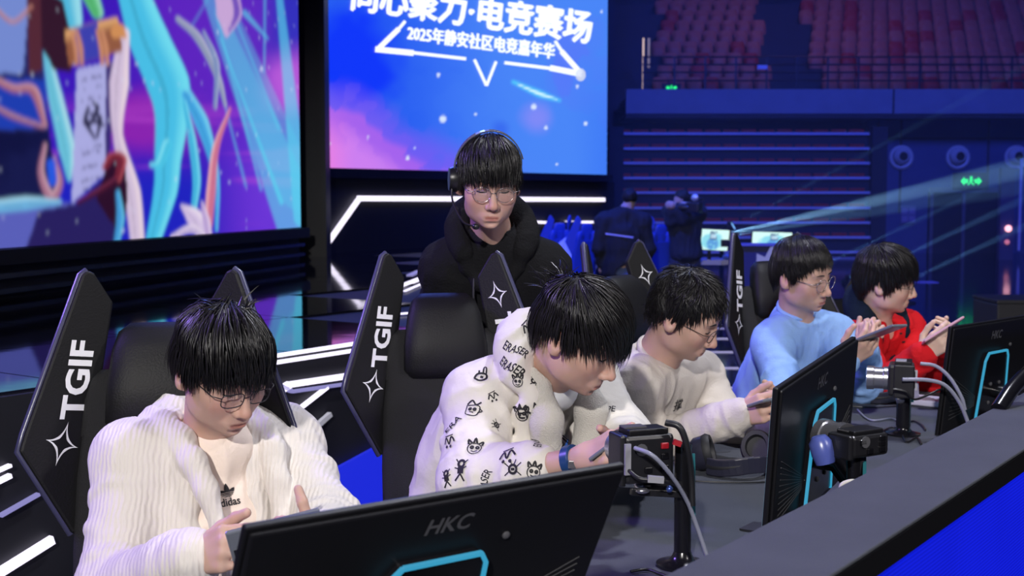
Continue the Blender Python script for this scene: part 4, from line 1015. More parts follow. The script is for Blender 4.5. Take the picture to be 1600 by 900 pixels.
# ------------------------------------------------------------------ head: local x to the person's left, -y forward, z up
def add_head(v, R, c, sc=1., wide=1., coarse=False):
    L = lambda x, y, z: c + R @ (np.array((x * wide, y, z)) * sc)
    E = lambda p, r, k=.012, sub=False, Q=None: v.ell(L(*p), np.array(r) * sc * [wide, 1, 1], R if Q is None else R @ Q, k * sc, sub)
    E((0, .012, .030), (.077, .096, .088)); E((0, -.030, -.028), (.064, .060, .084), .03)
    if coarse: E((0, -.1, -.04), (.014, .018, .02), .02); return
    E((0, -.040, -.074), (.049, .044, .042), .03); E((0, -.073, -.101), (.020, .017, .016), .02)
    for x in (-1, 1):
        E((x * .042, -.052, -.030), (.025, .026, .028), .03); E((x * .046, -.012, -.072), (.018, .030, .026), .025)
        E((x * .028, -.072, .026), (.026, .014, .012), .02)
        E((x * .030, -.1025, -.001), (.018, .020, .012), .013, True)
        E((x * .031, -.0715, -.002), (.0165, .0135, .0120), .005)
        # ear
        Q = rot(0, -12, x * -14); E((x * .081, .016, -.012), (.010, .020, .033), .006, False, Q); E((x * .0905, .010, -.006), (.0085, .0115, .021), .003, True, Q); E((x * .079, .006, -.036), (.007, .009, .010), .006); E((x * .0815, .004, -.012), (.006, .005, .009), .004)
    v.cap(L(0, -.084, .008), L(0, -.106, -.038), .0088 * sc, .0105 * sc, .012 * sc); E((0, -.109, -.043), (.0125, .011, .0105), .008)
    for x in (-1, 1): E((x * .0125, -.097, -.048), (.0082, .0105, .0085), .006); E((x * .0065, -.105, -.0535), (.0038, .006, .004), .003, True)
    E((0, -.083, -.078), (.027, .011, .017), .014)
    v.cap(L(-.016, -.0885, -.0745), L(.016, -.0885, -.0745), .0042 * sc, None, .006 * sc); v.cap(L(-.005, -.0925, -.0738), L(.005, -.0925, -.0738), .0042 * sc, None, .006 * sc)
    v.cap(L(-.013, -.0890, -.0850), L(.013, -.0890, -.0850), .0050 * sc, None, .007 * sc)
    v.cap(L(-.022, -.0945, -.0798), L(.022, -.0945, -.0798), .0018 * sc, None, .003 * sc, True)
    E((0, -.092, -.097), (.016, .008, .005), .008, True)


def add_hand(v, wrist, y, z, thumb, curl=(30, 45, 30), spread=.0, tcurl=0., sc=1., curls=None, tdir=None):
    """y: wrist to knuckles; z: out of the back of the hand; thumb: a vector on the thumb side"""
    y = norm(y); z = norm(np.asarray(z) - y * np.dot(z, y)); x = np.cross(y, z); x = x if np.dot(x, thumb) > 0 else -x; w = np.asarray(wrist, float)
    L = lambda a, b, c: w + (x * a + y * b + z * c) * sc
    v.ell(L(0, .012, 0), np.array((.027, .03, .019)) * sc, np.stack([x, y, z], 1), .02)
    lens = ((.033, .021, .019), (.041, .027, .022), (.046, .029, .023), (.042, .026, .022)); bx_ = (-.031, -.011, .010, .031); by = (.074, .083, .086, .080)
    for i in range(4):
        kn = L(bx_[i], by[i], .002 if i in (1, 2) else -.002); v.cap(L(bx_[i] * .55, .012, -.002), kn, .0145 * sc, .0112 * sc, .014 * sc)
        p = kn; a = 0.; cu = curls[i] if curls else curl; r = .0094 if i else .0082
        side = x * (bx_[i] * spread * 10)
        for j in range(3):
            a += math.radians(cu[j]); d = norm(y * math.cos(a) - z * math.sin(a) + side); q = p + d * lens[i][j] * sc
            v.cap(p, q, (r - .0008 * j) * sc, (r - .0008 * (j + 1)) * sc, .004 * sc); p = q
    td = [(.62, .62, -.48), (.30, .92, -.22), (.10, .98, -.1)] if tdir is None else tdir
    p = L(.020, .018, -.006); v.cap(L(.008, .03, -.008), L(.024, .035, -.012), .017 * sc, .015 * sc, .012 * sc)
    for j, (ln, r0, r1) in enumerate(((.044, .0145, .0115), (.033, .0112, .0102), (.027, .0102, .0088))):
        d = norm(x * td[j][0] + y * td[j][1] + z * td[j][2]); q = p + d * ln * sc; v.cap(p, q, r0 * sc, r1 * sc, .006 * sc); p = q
    return x, y, z


M_skin = attr_mat('skin', 0, .50, .35, sss=.25, bump=.06, bscale=700)
M_hair = mat('hair_black', (.010, .009, .010), .36, spec=.5, var=.5, vscale=60); M_hairs = mat('hair_base', (.006, .0055, .006), .7)
M_lash = mat('lash', (.010, .008, .008), .6)
M_metal = mat('frame_metal', (.45, .42, .42), .25, metal=.9); M_fr = mat('frame_dark', (.015, .014, .02), .3, spec=.6)
def lens_mat():
    m = bpy.data.materials.new('spectacle_glass'); m.use_nodes = True; nt = m.node_tree; nt.nodes.remove(nt.nodes['Principled BSDF']); o = nt.nodes['Material Output']
    t = nt.nodes.new('ShaderNodeBsdfTransparent'); g = nt.nodes.new('ShaderNodeBsdfGlossy'); g.inputs['Roughness'].default_value = .03; x = nt.nodes.new('ShaderNodeMixShader'); x.inputs[0].default_value = .07
    t.inputs[0].default_value = (.93, .93, .96, 1); nt.links.new(t.outputs[0], x.inputs[1]); nt.links.new(g.outputs[0], x.inputs[2]); nt.links.new(x.outputs[0], o.inputs[0]); return m
M_lens = lens_mat()


def skin_cols(V, R, c, tone, sc=1., wide=1.):
    q = ((V - c) @ R) / sc; x, y, z = q[:, 0] / wide, q[:, 1], q[:, 2]; col = np.tile(np.array(tone, float), (len(V), 1)) * (.94 + .12 * fbm(V * 40, 3, 3))[:, None]
    near = sst(-np.linalg.norm(q - (0, -.03, -.01), axis=1), -.15, -.12)
    g = lambda a, b, cc, rx, ry, rz: np.exp(-(((np.abs(x) - a) / rx) ** 2 + ((y - b) / ry) ** 2 + ((z - cc) / rz) ** 2))
    red = np.array(tone) * (1.03, .72, .70)
    for m in (g(.045, -.07, -.035, .025, .03, .02) * .45, g(0, -.112, -.043, .014, .014, .013) * .55, g(.08, .012, -.012, .01, .025, .035) * .6): col = mix(col, m * near, red)
    zl = -.0798 + .25 * x * x * 0; up = sst(z, -.0805, -.079) ; half = .0215
    lip = sst(half - np.abs(x), 0, .006) * sst(-y, .080, .085) * np.where(z > zl, sst(-.0718 - np.abs(x) * .16 - z, 0, .0025), sst(z + .0912 - np.abs(x) * .24, 0, .003)); col = mix(col, lip * near * .75, np.array(tone) * (.85, .50, .50))
    col = mix(col, np.exp(-((z + .0798) / .0014) ** 2) * sst(half - np.abs(x), 0, .005) * sst(-y, .08, .088) * near * .8, np.array(tone) * (.30, .14, .13))
    col = mix(col, g(.0065, -.104, -.0535, .0042, .008, .0035) * near * .9, np.array(tone) * (.18, .09, .08))
    col = mix(col, g(.031, -.085, .006, .019, .02, .005) * near * .35, np.array(tone) * (.60, .42, .38)); col = mix(col, g(.031, -.085, -.016, .016, .02, .004) * near * .25, np.array(tone) * (.70, .52, .48))
    return col


def face_lines(root, off, R, c, bvh, sc, wide, brow=1.):
    """brows and lashes: thin dark tubes laid on the face"""
    def lay(pts, rr, name):
        P = []
        for x, z in pts:
            h = bvh.ray_cast(Vector(c + R @ (np.array((x * wide, -.16, z)) * sc)), Vector(R @ np.array((0, 1., 0))))
            if h[0] is not None: P.append(np.array(h[0]) - off + R @ np.array((0, -.0004, 0)))
        if len(P) > 3: MB().tube(P, np.interp(np.linspace(0, 1, len(P)), np.linspace(0, 1, len(rr)), rr), 6).build(name, M_lash, root, True)
    for s in (-1, 1):
        t = np.linspace(0, 1, 12); lay([(s * (.013 + .036 * a), .0205 + .006 * math.sin(a * 2.2) - .004 * a) for a in t], [.0016 * brow, .0024 * brow, .0020 * brow, .0006], 'eyebrow')
        lay([(s * (.0165 + .030 * a), -.0055 - .0030 * math.sin(a * math.pi) + .001 * a) for a in t], [.0007, .0017, .0021, .0010], 'eyelash')


# ------------------------------------------------------------------ hair
def hair(root, off, R, c, style, seed, sc=1., wide=1.):
    rs = np.random.RandomState(seed); n = style.get('n', 1300); C = np.array((0, .012, .030)); A = np.array((.080, .099, .092))
    phk = np.radians([0, 35, 60, 78, 92, 106, 125, 150, 180])
    hl = np.array(style.get('line', (.072, .066, .048, .0, .018, .012, -.030, -.060, -.068)))
    endz = np.array(style['end']); vol = style.get('vol', .02); crown = np.array(style.get('crown', (.012, .055, .118)))
    hz = lambda ph: np.interp(np.abs(ph), phk, hl); ez = lambda ph: np.interp(np.abs(ph), phk, endz)
    az = lambda P: np.arctan2(P[:, 0], -(P[:, 1] - C[1]))
    def push(P, lift):                                                     # keep at least LIFT outside the scalp
        q = (P - C) / A; lower = P[:, 2] < C[2]; q2 = q.copy(); t = np.clip((C[2] - P[:, 2]) / .13, 0, 1.2); rad = np.where(lower, 1 - .22 * t * t, np.sqrt(np.clip(1 - np.clip(q[:, 2], 0, .999) ** 2, 0, 1)))
        rn = np.linalg.norm(q, axis=1); out = P.copy()
        k = (1 + lift / .09) / np.maximum(rn, 1e-6); up = ~lower; out[up] = (C + (P - C) * k[:, None])[up]
        rh = np.linalg.norm(q[:, :2], axis=1); need = rad + lift / .09; kk = np.maximum(1, need / np.maximum(rh, 1e-6)); o2 = P.copy(); o2[:, :2] = C[:2] + (P[:, :2] - C[:2]) * kk[:, None]; out[lower] = o2[lower]
        return out
    # cap that closes the gaps
    na, nt = 48, 18; ph = np.linspace(-math.pi, math.pi, na, endpoint=False); V = []
    for j in range(nt):
        t = j / (nt - 1); zt = C[2] + A[2] * .999; zb = hz(ph); al = t * (math.pi / 2)
        z = np.where(zb < C[2], np.where(t < .6, C[2] + A[2] * np.cos(t / .6 * math.pi / 2), C[2] + (zb - C[2]) * (t - .6) / .4), C[2] + A[2] * np.cos(t * np.arccos(np.clip((zb - C[2]) / A[2], -1, 1))))
        rr = np.where(z > C[2], np.sqrt(np.clip(1 - ((z - C[2]) / A[2]) ** 2, 0, 1)), 1 - .22 * ((C[2] - z) / .13) ** 2); b = np.ones(na) * vol * .30 * min(1, (1 - t) * 4 + .15) + .002
        V.append(np.stack([C[0] + (A[0] * rr + b * np.minimum(1, rr * 1.5)) * np.sin(ph), C[1] - (A[1] * rr + b * np.minimum(1, rr * 1.5)) * np.cos(ph), z + b * np.sqrt(np.clip(1 - rr ** 2, 0, 1))], 1))
    V = np.concatenate(V); F = np.array([(j * na + i, (j + 1) * na + i, (j + 1) * na + (i + 1) % na, j * na + (i + 1) % na) for j in range(nt - 1) for i in range(na)])
    Wd = lambda P: c - off + (P * [wide, 1, 1] * sc) @ R.T
    base = link('hair_cap', mesh_np('hair_cap', Wd(V), F), M_hairs, root)
    # clumps
    al = np.arccos(1 - rs.rand(n) * 1.25); ph = rs.uniform(-math.pi, math.pi, n); z0 = C[2] + A[2] * np.cos(al)
    P = C + A * np.stack([np.sin(al) * np.sin(ph), -np.sin(al) * np.cos(ph), np.cos(al)], 1)
    low = rs.rand(n) < .22; zz = rs.uniform(-.05, .03, n); P[low, 2] = zz[low]; ok = P[:, 2] > hz(az(P)) - .002; P = P[ok]; n = len(P)
    g = R.T @ np.array((0, 0, -1.)); st = np.array(style.get('sweep', (0, 0, 0))); m = style.get('steps', 15); step = style.get('step', .0125) * rs.uniform(.85, 1.15, n); lift0 = vol * rs.uniform(.25, 1.1, n); path = [push(P, lift0 * .75)]; alive = np.ones(n, bool); wv = (np.stack([vnoise(P * 30 + seed, q + seed) for q in range(3)], 1) - .5) * 3.2 * style.get('mess', .25) + rs.normal(0, .35 * style.get('mess', .25), (n, 3)); L = np.full(n, m)
    T0 = P - crown; T0 /= np.linalg.norm(T0, axis=1)[:, None]; prev = None; lim = rs.normal(0, style.get('ragged', .006), n)
    if 'maxlen' in style: L = np.minimum(L, np.maximum(3, (style['maxlen'] * rs.uniform(.6, 1.2, n) / step).astype(int)))
    for i in range(m):
        p = path[-1]; N = (p - C) / A ** 2; N /= np.linalg.norm(N, axis=1)[:, None]; d = p - crown; d /= np.maximum(1e-6, np.linalg.norm(d, axis=1))[:, None]; w = np.clip((.10 - p[:, 2]) / .12, 0, 1)[:, None]
        d = d + wv * (.5 + i / m) + st * np.clip(i / 4., 0, 1) + (0, 0, -.9) * w + g * .25 * w; d -= N * np.minimum(0, (d * N).sum(1))[:, None] * 1. ; d -= N * np.maximum(0, (d * N).sum(1))[:, None] * .85
        d /= np.maximum(1e-6, np.linalg.norm(d, axis=1))[:, None]
        if prev is not None: d = d * .6 + prev * .4; d /= np.linalg.norm(d, axis=1)[:, None]
        prev = d; q = p + d * step[:, None]; lf = lift0 * (np.clip((i + 6) / 9., .7, 1) + style.get('puff', 0) * i / m) * (1 - .45 * max(0, (i - m * .6) / (m * .4))); lf = lf * (1 - .78 * np.clip((np.abs(az(q)) - .75) / .45, 0, 1) * np.clip((.075 - q[:, 2]) / .08, 0, 1)); q = push(q, lf)
        dead = (q[:, 2] < ez(az(q)) + lim) & (i > 1); L = np.where(dead & (L == m), i + 1, L); q = np.where((i >= L)[:, None], p + d * .0004, q); path.append(q)
    X = np.stack(path, 1); T = np.gradient(X, axis=1); T /= np.maximum(1e-7, np.linalg.norm(T, axis=2))[..., None]; N = (X - C); N /= np.linalg.norm(N, axis=2)[..., None]; B = np.cross(T, N); B /= np.maximum(1e-7, np.linalg.norm(B, axis=2))[..., None]; N = np.cross(B, T)
    tt = np.arange(m + 1)[None, :] / np.maximum(L, 1)[:, None]; wd = style.get('w', .0036) * rs.uniform(.6, 1.3, n)[:, None] * np.clip(1.15 - np.clip(tt, 0, 1) ** 2.2 * 1.12, .04, 1) * np.where(tt > 1, .0, 1) + .00005; th = wd * .55
    V = np.stack([X + B * wd[..., None] - N * th[..., None] * .5, X + N * th[..., None], X - B * wd[..., None] - N * th[..., None] * .5], 2); M_ = m + 1; V = V.reshape(-1, 3)
    i = (np.arange(n)[:, None, None] * M_ + np.arange(m)[None, :, None]) * 3; k = np.arange(3)[None, None, :]; keep = np.broadcast_to((np.arange(m)[None, :] < L[:, None])[..., None], (n, m, 3)); F = np.stack([i + k, i + (k + 1) % 3, i + 3 + (k + 1) % 3, i + 3 + k], -1)[keep].reshape(-1, 4)
    o = link('hair', mesh_np('hair', Wd(V), F), M_hair, root); return o


# ------------------------------------------------------------------ garments
class Torso:
    def __init__(s, neck, RS, LS, pelvis, bow=0., fat=1.):
        s.neck, s.RS, s.LS, s.pel = map(lambda a: np.array(a, float), (neck, RS, LS, pelvis)); s.X = norm(s.LS - s.RS); U = norm(s.neck - s.pel); s.F = norm(np.cross(s.X, U)); s.U = np.cross(s.F, s.X); s.U = s.U if s.U @ U > 0 else -s.U
        s.M = np.stack([s.X, -s.F, s.U], 1); s.sw = np.linalg.norm(s.LS - s.RS) / 2; s.mid = (s.RS + s.LS) / 2; s.bow = bow; s.fat = fat
    def P(s, x, f, u): return s.neck + s.X * x + s.F * f + s.U * u
    def along(s, t): return s.mid * (1 - t) + s.pel * t - s.F * s.bow * math.sin(math.pi * min(1, t)) - s.U * .02 * (1 - t)
    def fill(s, v, o=0., k=.05, bottom=1.):
        f = s.fat
        v.cap(s.RS, s.LS, .050 + o, None, k)
        v.ell(s.along(.22), np.array((s.sw * .98 + o, .112 * f + o, .15 + o)), s.M, k); v.ell(s.along(.5), np.array((s.sw * .92 + o, .112 * f + o, .16)), s.M, k); v.ell(s.along(.82), np.array((s.sw * .92 + o, .12 * f + o, .16)), s.M, k)
        if bottom > .95: v.ell(s.along(1.0), np.array((s.sw * .92 + o, .125 + o, .11)), s.M, k)
        for S in (s.RS, s.LS): v.cap(s.neck - s.U * .025, S + s.U * .005, .050 + o, .050 + o, k)


def ridges(v, a, b, ra, rb, n, seed, r=.010, face=None):
    """cloth folds round a limb: slanting part rings that swell from the sleeve"""
    rs = np.random.RandomState(seed); a = np.array(a, float); b = np.array(b, float); L = np.linalg.norm(b - a); Q = frame(b - a)
    for i in range(n):
        t0 = (i + rs.uniform(.2, .8)) / n; a0 = rs.uniform(0, 2 * math.pi); sp = rs.uniform(1.6, 3.4); sl = rs.uniform(-.035, .035); P, W_ = [], []
        for q in np.linspace(0, 1, 7):
            an = a0 + sp * q; t = t0 * L + sl * (q - .5) * 2 + rs.normal(0, .002); rr = ra + (rb - ra) * t / L; w = r * rs.uniform(.9, 1.1) * (.35 + .65 * math.sin(math.pi * q)); P.append(a + Q @ np.array((math.cos(an) * (rr - w * .25), math.sin(an) * (rr - w * .25), t))); W_.append(w)
        v.chain(P, W_, .012)


def folds(V, N, bones, torso, amp=1., seed=0, tf=(16, 16, 6)):
    """cloth folds: across the limbs near their bends, along the trunk elsewhere"""
    D = np.zeros(len(V)); best = np.full(len(V), 1e9)
    for a, b, am, fr in bones:
        a, b = np.array(a), np.array(b); L = np.linalg.norm(b - a); Q = frame(b - a); q = (V - a) @ Q; t = np.clip(q[:, 2], 0, L); r = np.sqrt(q[:, 0] ** 2 + q[:, 1] ** 2 + (q[:, 2] - t) ** 2); e = np.minimum(t, L - t) / L
        w = 2.0 * vnoise(np.stack([q[:, 0] * 8, q[:, 1] * 8, q[:, 2] * 5], 1) + seed * 3.1, seed) ; n = vnoise(np.stack([q[:, 0] * 8, q[:, 1] * 8, q[:, 2] * fr + w], 1) + seed, seed + 5); n = 1 - np.abs(2 * n - 1); m2 = vnoise(np.stack([q[:, 0] * 22, q[:, 1] * 22, q[:, 2] * fr * 1.9 + w], 1), seed + 9); m2 = 1 - np.abs(2 * m2 - 1)
        k = r < best; D[k] = (1.7 * am * (.85 * n ** 1.7 + .30 * m2 - .52) * (1.25 - 1.1 * e))[k]; best[k] = r[k]
    q = (V - torso.neck) @ torso.M; w = 1.6 * vnoise(q * 5 + seed, seed + 2); n = vnoise(q * tf + w[:, None] + seed, seed + 3); n = 1 - np.abs(2 * n - 1); m2 = vnoise(q * np.array(tf) * 2.1 + w[:, None], seed + 4); m2 = 1 - np.abs(2 * m2 - 1)
    dt = .019 * (.8 * n ** 1.6 + .3 * m2 - .5); wt = sst(best, .055, .10); D = D * (1 - wt) + dt * wt
    return V + N * (D * amp)[:, None]


def bounds(P, pad): P = np.array(P); return P.min(0) - pad, P.max(0) + pad


class Person:
    def __init__(s, name, label, foot, group=None):
        s.root = thing('person', label, 'person', (foot[0], foot[1], 0), group=group); s.off = np.array((foot[0], foot[1], 0.)); s.bv = {}
    def put(s, name, V, F, m, cols=None, parent=None):
        o = link(name, mesh_np(name, V - s.off, F, cols=cols), m, parent or s.root); s.bv[name] = BVHTree.FromPolygons(V.tolist(), F.tolist()); return o
    def body(s, T, head, arms, hands, tone, h=.003, sc=1., wide=1., neck_r=.053, brow=1.):
        R, c = head; s.R, s.c, s.T, s.sc, s.wide = R, np.array(c, float), T, sc, wide
        pts = [T.neck, T.RS, T.LS, s.c + .13, s.c - .13, T.pel + (0, 0, .1)] + [p for a in arms for p in a] + [np.array(x['wrist']) + norm(x['y']) * .12 for x in hands]
        lo, hi = bounds(pts, .09); lo[2] = max(lo[2], T.pel[2] - .03); v = Vol(lo, hi, h)
        add_head(v, R, s.c, sc, wide)
        nt = s.c + R @ (np.array((0, .022, -.055)) * sc); v.cap(nt, T.neck - T.U * .01, neck_r * sc, (neck_r + .006) * sc, .03); v.cap(s.c + R @ (np.array((0, -.02, -.085)) * sc), T.P(0, .035, -.02), .030 * sc, .04 * sc, .03)
        v.cap(T.neck - T.U * .03, T.along(1.0), .062, .07, .04); v.cap(T.RS, T.LS, .045, None, .04)
        for a in arms: v.cap(a[0], a[1], .042, .036, .02); v.cap(a[1], a[2], .037, .026, .02); v.ell(a[2], (.028, .028, .028), None, .015)
        for x in hands: add_hand(v, **x)
        V, F = v.mesh(); V = relax(V, F, 1, .4); s.put('body', V, F, M_skin, skin_cols(V, R, s.c, tone, sc, wide)); face_lines(s.root, s.off, R, s.c, s.bv['body'], sc, wide, brow)
    def hair(s, style, seed): return hair(s.root, s.off, s.R, s.c, style, seed, s.sc, s.wide)
    def tuft(s, spots, n, ln, seed):
        rs = np.random.RandomState(seed); b = MB()
        for x, y, z, dx, dy, dz in spots:
            for _ in range(n):
                p = np.array((x, y, z)) + rs.normal(0, .010, 3) - (0, 0, .012); d = norm(np.array((dx, dy, dz)) + rs.normal(0, .45, 3)); L = ln * rs.uniform(.6, 1.1); bend = rs.normal(0, .25, 3) + (0, .1, -.45)
                b.tube([s.c - s.off + s.R @ ((p + d * L * t + bend * L * t * t * .6) * s.sc) for t in np.linspace(0, 1, 5)], [.0016, .0018, .0014, .0009, .0003], 3, cap=False)
        b.build('hair_tuft', M_hair, s.root, True)
    def garment(s, name, m, build, pts, h=.0065, bones=(), amp=1., seed=0, tf=(16, 16, 6), rel=1, pad=.13, cols=None, zmin=None):
        lo, hi = bounds(pts, pad)
        if zmin is not None: lo[2] = max(lo[2], zmin)
        v = Vol(lo, hi, h); build(v); V, F = largest(*v.mesh())
        if rel: V = relax(V, F, rel, .5)
        if amp: V = folds(V, vnormals(V, F), bones, s.T, amp, seed, tf)
        return s.put(name, V, F, m, cols(V) if cols else None)
    def neck_cut(s, v, r=.064, front=None, drop=.02):
        T = s.T; nt = s.c + s.R @ (np.array((0, .022, -.055)) * s.sc); d = norm(nt - T.neck); v.cap(T.neck - d * drop, T.neck + d * .16, r, r * 1.05, .008, True)
        if front is not None: v.ell(T.P(0, .050 + front, -.004), (r * .75, .036, .034), T.M, .012, True)
    def collar(s, name, m, r=.066, w=.010, lift=.0, front=.03, drop=.035):
        T = s.T; a = np.linspace(0, 2 * math.pi, 40); d = norm(s.c + s.R @ (np.array((0, .022, -.055)) * s.sc) - T.neck); ax = norm(d + T.U * .8); X = norm(T.X - ax * (T.X @ ax)); Fv = np.cross(X, ax); C = T.neck + d * (.042 + lift); P = [C + X * r * math.sin(q) * 1.02 - Fv * (r * math.cos(q) * .98 - .004) - ax * (drop * .45 * (1 - math.cos(q)) / 2 - .004) for q in a]
        b = MB(); b.tube(np.array(P) - s.off, w, 10, cap=False); return b.build(name, m, s.root, True)
    def glasses(s, frame_m, round_=1., w=.0245, h=.019, r=.0011, full=True, z=-.010, y=-.101):
        g = link('glasses', bpy.data.meshes.new('glasses'), None, s.root); b = MB(); W = lambda x, yy, zz: s.c - s.off + s.R @ (np.array((x * s.wide, yy, zz)) * s.sc)
        for sx in (-1, 1):
            a = np.linspace(0, 2 * math.pi, 33); e = 2.0 / (2.0 if round_ > .9 else 3.6); cx = sx * .0325; loop = [W(cx + w * math.copysign(abs(math.cos(q)) ** e, math.cos(q)), y + .006 * (abs(math.cos(q)) * (1 if math.cos(q) * sx > 0 else 0)), z + h * math.copysign(abs(math.sin(q)) ** e, math.sin(q))) for q in a]
            if full: b.tube(loop, r, 6, cap=False)
            else: b.tube(loop[:17], r, 6)
            l = MB(); l.add(loop[:-1], [tuple(range(32))]); l.build('lens', M_lens, g)
            b.tube([W(cx + sx * w, y + .006, z + .006), W(sx * .0735, y + .018, z + .008), W(sx * .0775, -.03, z + .006), W(sx * .0795, .012, z + .006), W(sx * .081, .030, z - .012)], r * 1.15, 6)
            b.tube([W(cx - sx * w * .85, y, z - .004), W(sx * .0095, y + .012, z - .010)], r * .8, 5)
        b.tube([W(-.0325 + w * .97, y, z + .003), W(-.004, y - .003, z + .006), W(.004, y - .003, z + .006), W(.0325 - w * .97, y, z + .003)], r, 6)
        me = g.data; me.from_pydata(b.v, [], b.f); me.materials.append(frame_m); me.update(); me.polygons.foreach_set('use_smooth', np.ones(len(me.polygons), bool)); return g
    def legs(s, m, hips, knees, feet, shoe, h=.014):
        pts = [p for q in (hips, knees, feet) for p in q]
        def b(v):
            v.cap(hips[0], hips[1], .105, None, .05)
            for a, k, f in zip(hips, knees, feet): v.cap(a, k, .085, .062, .04); v.cap(k, np.array(f) + (0, 0, .10), .062, .052, .03)
        lo, hi = bounds(pts, .13); v = Vol(lo, hi, h); b(v); V, F = v.mesh(); s.put('trousers', V, F, m)
        for f, k in zip(feet, knees):
            d = -UN; v = Vol(np.array(f) - .22, np.array(f) + .22, .011); f = np.array(f, float); v.cap(f + (0, 0, .045) - d * .05, f + (0, 0, .04) + d * .13, .042, .038, .02); v.ell(f + (0, 0, .075), (.045, .045, .05), None, .03); V, F = v.mesh(); V[:, 2] = np.maximum(V[:, 2], .002); s.put('shoe', V, F, shoe)
    def decal(s, on, px, py, size, rotd, shape, m, name, up=(0, 0, 1), lift=.0022, parent=None, smooth=True):
        """flat print laid on cloth where a line of sight meets it; shape: vertices in unit square, faces"""
        bv = s.bv[on]; r = ray(px, py); h = bv.ray_cast(Vector(C0), Vector(norm(r)))
        if h[0] is None: return None
        p, n = np.array(h[0]), np.array(h[1]); near = [bv.find_nearest(Vector(p + q)) for q in np.array([(.02, 0, 0), (-.02, 0, 0), (0, .02, 0), (0, -.02, 0), (0, 0, .02), (0, 0, -.02)])]; n = norm(n + sum(np.array(q[1]) for q in near if q[1] is not None))
        if n @ r > 0: n = -n
        v, f = shape; X = norm(np.cross(up, n)); Y = np.cross(n, X); a = math.radians(rotd); ca, sa = math.cos(a), math.sin(a); out = []
        for q in v:
            x, y = q[0] * size, q[1] * size; o = p + X * (x * ca - y * sa) + Y * (x * sa + y * ca); hh = bv.ray_cast(Vector(o + n * .06), Vector(-n)); w = np.array(hh[0]) if hh[0] is not None else o; 
            if np.linalg.norm(w - o) > .05: w = o
            out.append(w + n * lift - s.off)
        me = bpy.data.meshes.new(name); me.from_pydata([tuple(q) for q in out], [], f); me.update(); return link(name, me, m, parent or s.root)
# ================================================================== the people
def ribbed(m, scale, dist):
    nt = m.node_tree; b = nt.nodes['Principled BSDF']; w = nt.nodes.new('ShaderNodeTexWave'); w.inputs['Scale'].default_value = scale; w.inputs['Distortion'].default_value = 5; w.inputs['Detail'].default_value = 2; w.inputs['Detail Scale'].default_value = .6
    tc = nt.nodes.new('ShaderNodeTexCoord'); bn = nt.nodes.new('ShaderNodeBump'); bn.inputs['Strength'].default_value = .5; bn.inputs['Distance'].default_value = dist; nt.links.new(tc.outputs['Object'], w.inputs['Vector']); nt.links.new(w.outputs['Fac'], bn.inputs['Height'])
    old = b.inputs['Normal'].links[0].from_socket; nt.links.new(old, bn.inputs['Normal']); nt.links.new(bn.outputs[0], b.inputs['Normal'])
M_jean = mat('trouser_dark', (.03, .03, .04), .9, bump=.2); M_shoe = mat('shoe', (.04, .04, .045), .6)
M_knit = mat('hoodie_white', (.74, .69, .64), .9, spec=.2, sheen=.2, bump=.45, bscale=34, stretch=(1, 1, .35)); M_tee = mat('tee_peach', (.88, .75, .65), .9, spec=.2, bump=.15, bscale=120)
M_jacket = mat('jacket_cream', (.74, .70, .64), .75, spec=.3, bump=.15, bscale=60); M_fleece = mat('fleece', (.62, .59, .53), 1., spec=.1, sheen=.3, bump=.6, bscale=380); M_teew = mat('tee_white', (.74, .75, .76), .9, spec=.2)
M_beige = mat('sweat_beige', (.60, .55, .50), .9, spec=.2, bump=.2, bscale=160); M_blue = mat('sweat_blue', (.27, .45, .80), .9, spec=.2, bump=.2, bscale=160); M_red = mat('jacket_red', (.62, .010, .016), .85, spec=.2, bump=.25, bscale=120)
M_blackc = mat('cloth_black', (.010, .010, .012), .95, spec=.15, bump=.35, bscale=160); M_navyc = mat('cloth_navy', (.008, .016, .030), .95, spec=.15, bump=.4, bscale=160)
ribbed(M_knit, 34, .0022)
M_ink = mat('print_ink', (.012, .010, .012), .7); M_phone = mat('phone_shell', (.16, .17, .20), .25, spec=.6); M_pscr = emat('phone_screen', (.45, .6, .8), .5); M_zip = mat('zip_cream', (.55, .50, .44), .5)
TONE = (.57, .36, .285)


def phone(label, p, q, face_to, m=None, hgt=.074):
    """phone between two grip points p and q (long way), its screen towards FACE_TO"""
    p, q = np.array(p), np.array(q); c = (p + q) / 2; X = norm(q - p); Z = np.array(face_to) - c; Z = norm(Z - X * (Z @ X)); Y = np.cross(Z, X)
    t = thing('phone', label, 'phone', M=Matrix(np.vstack([np.c_[X, Y, Z, c], [0, 0, 0, 1]]).tolist()), group='phones in the players\' hands')
    MB().box((0, 0, 0), (.158, hgt, .0085)).build('case', m or M_phone, t, bevel=.0035); MB().box((0, 0, .0044), (.148, hgt - .008, .0006)).build('screen', M_pscr, t)
    MB().box((-.062, .018, -.0048), (.022, .030, .002)).build('camera_bump', M_cam, t, bevel=.0008); return t, c


def seated(P, T, s, n, knee_s=.0):
    hp = T.pel; P.legs(M_jean, [hp - T.X * .09, hp + T.X * .09], [sn(s - .10 + knee_s, n - .46, .57), sn(s + .12 + knee_s, n - .46, .57)], [sn(s - .12 + knee_s, n - .50, .0), sn(s + .14 + knee_s, n - .48, .0)], M_shoe)


def tee_neck(P, v):
    T = P.T; d = norm(P.c + P.R @ (np.array((0, .022, -.055)) * P.sc) - T.neck); v.cap(T.neck - d * .03, T.neck + d * .018, .082, .064, .03); v.cap(T.P(0, .03, -.03), T.neck + d * .015 + T.F * .012, .07, .056, .02)
def arm_pair(T, e1, w1, e2, w2): return [(T.RS, np.array(e1), np.array(w1)), (T.LS, np.array(e2), np.array(w2))]


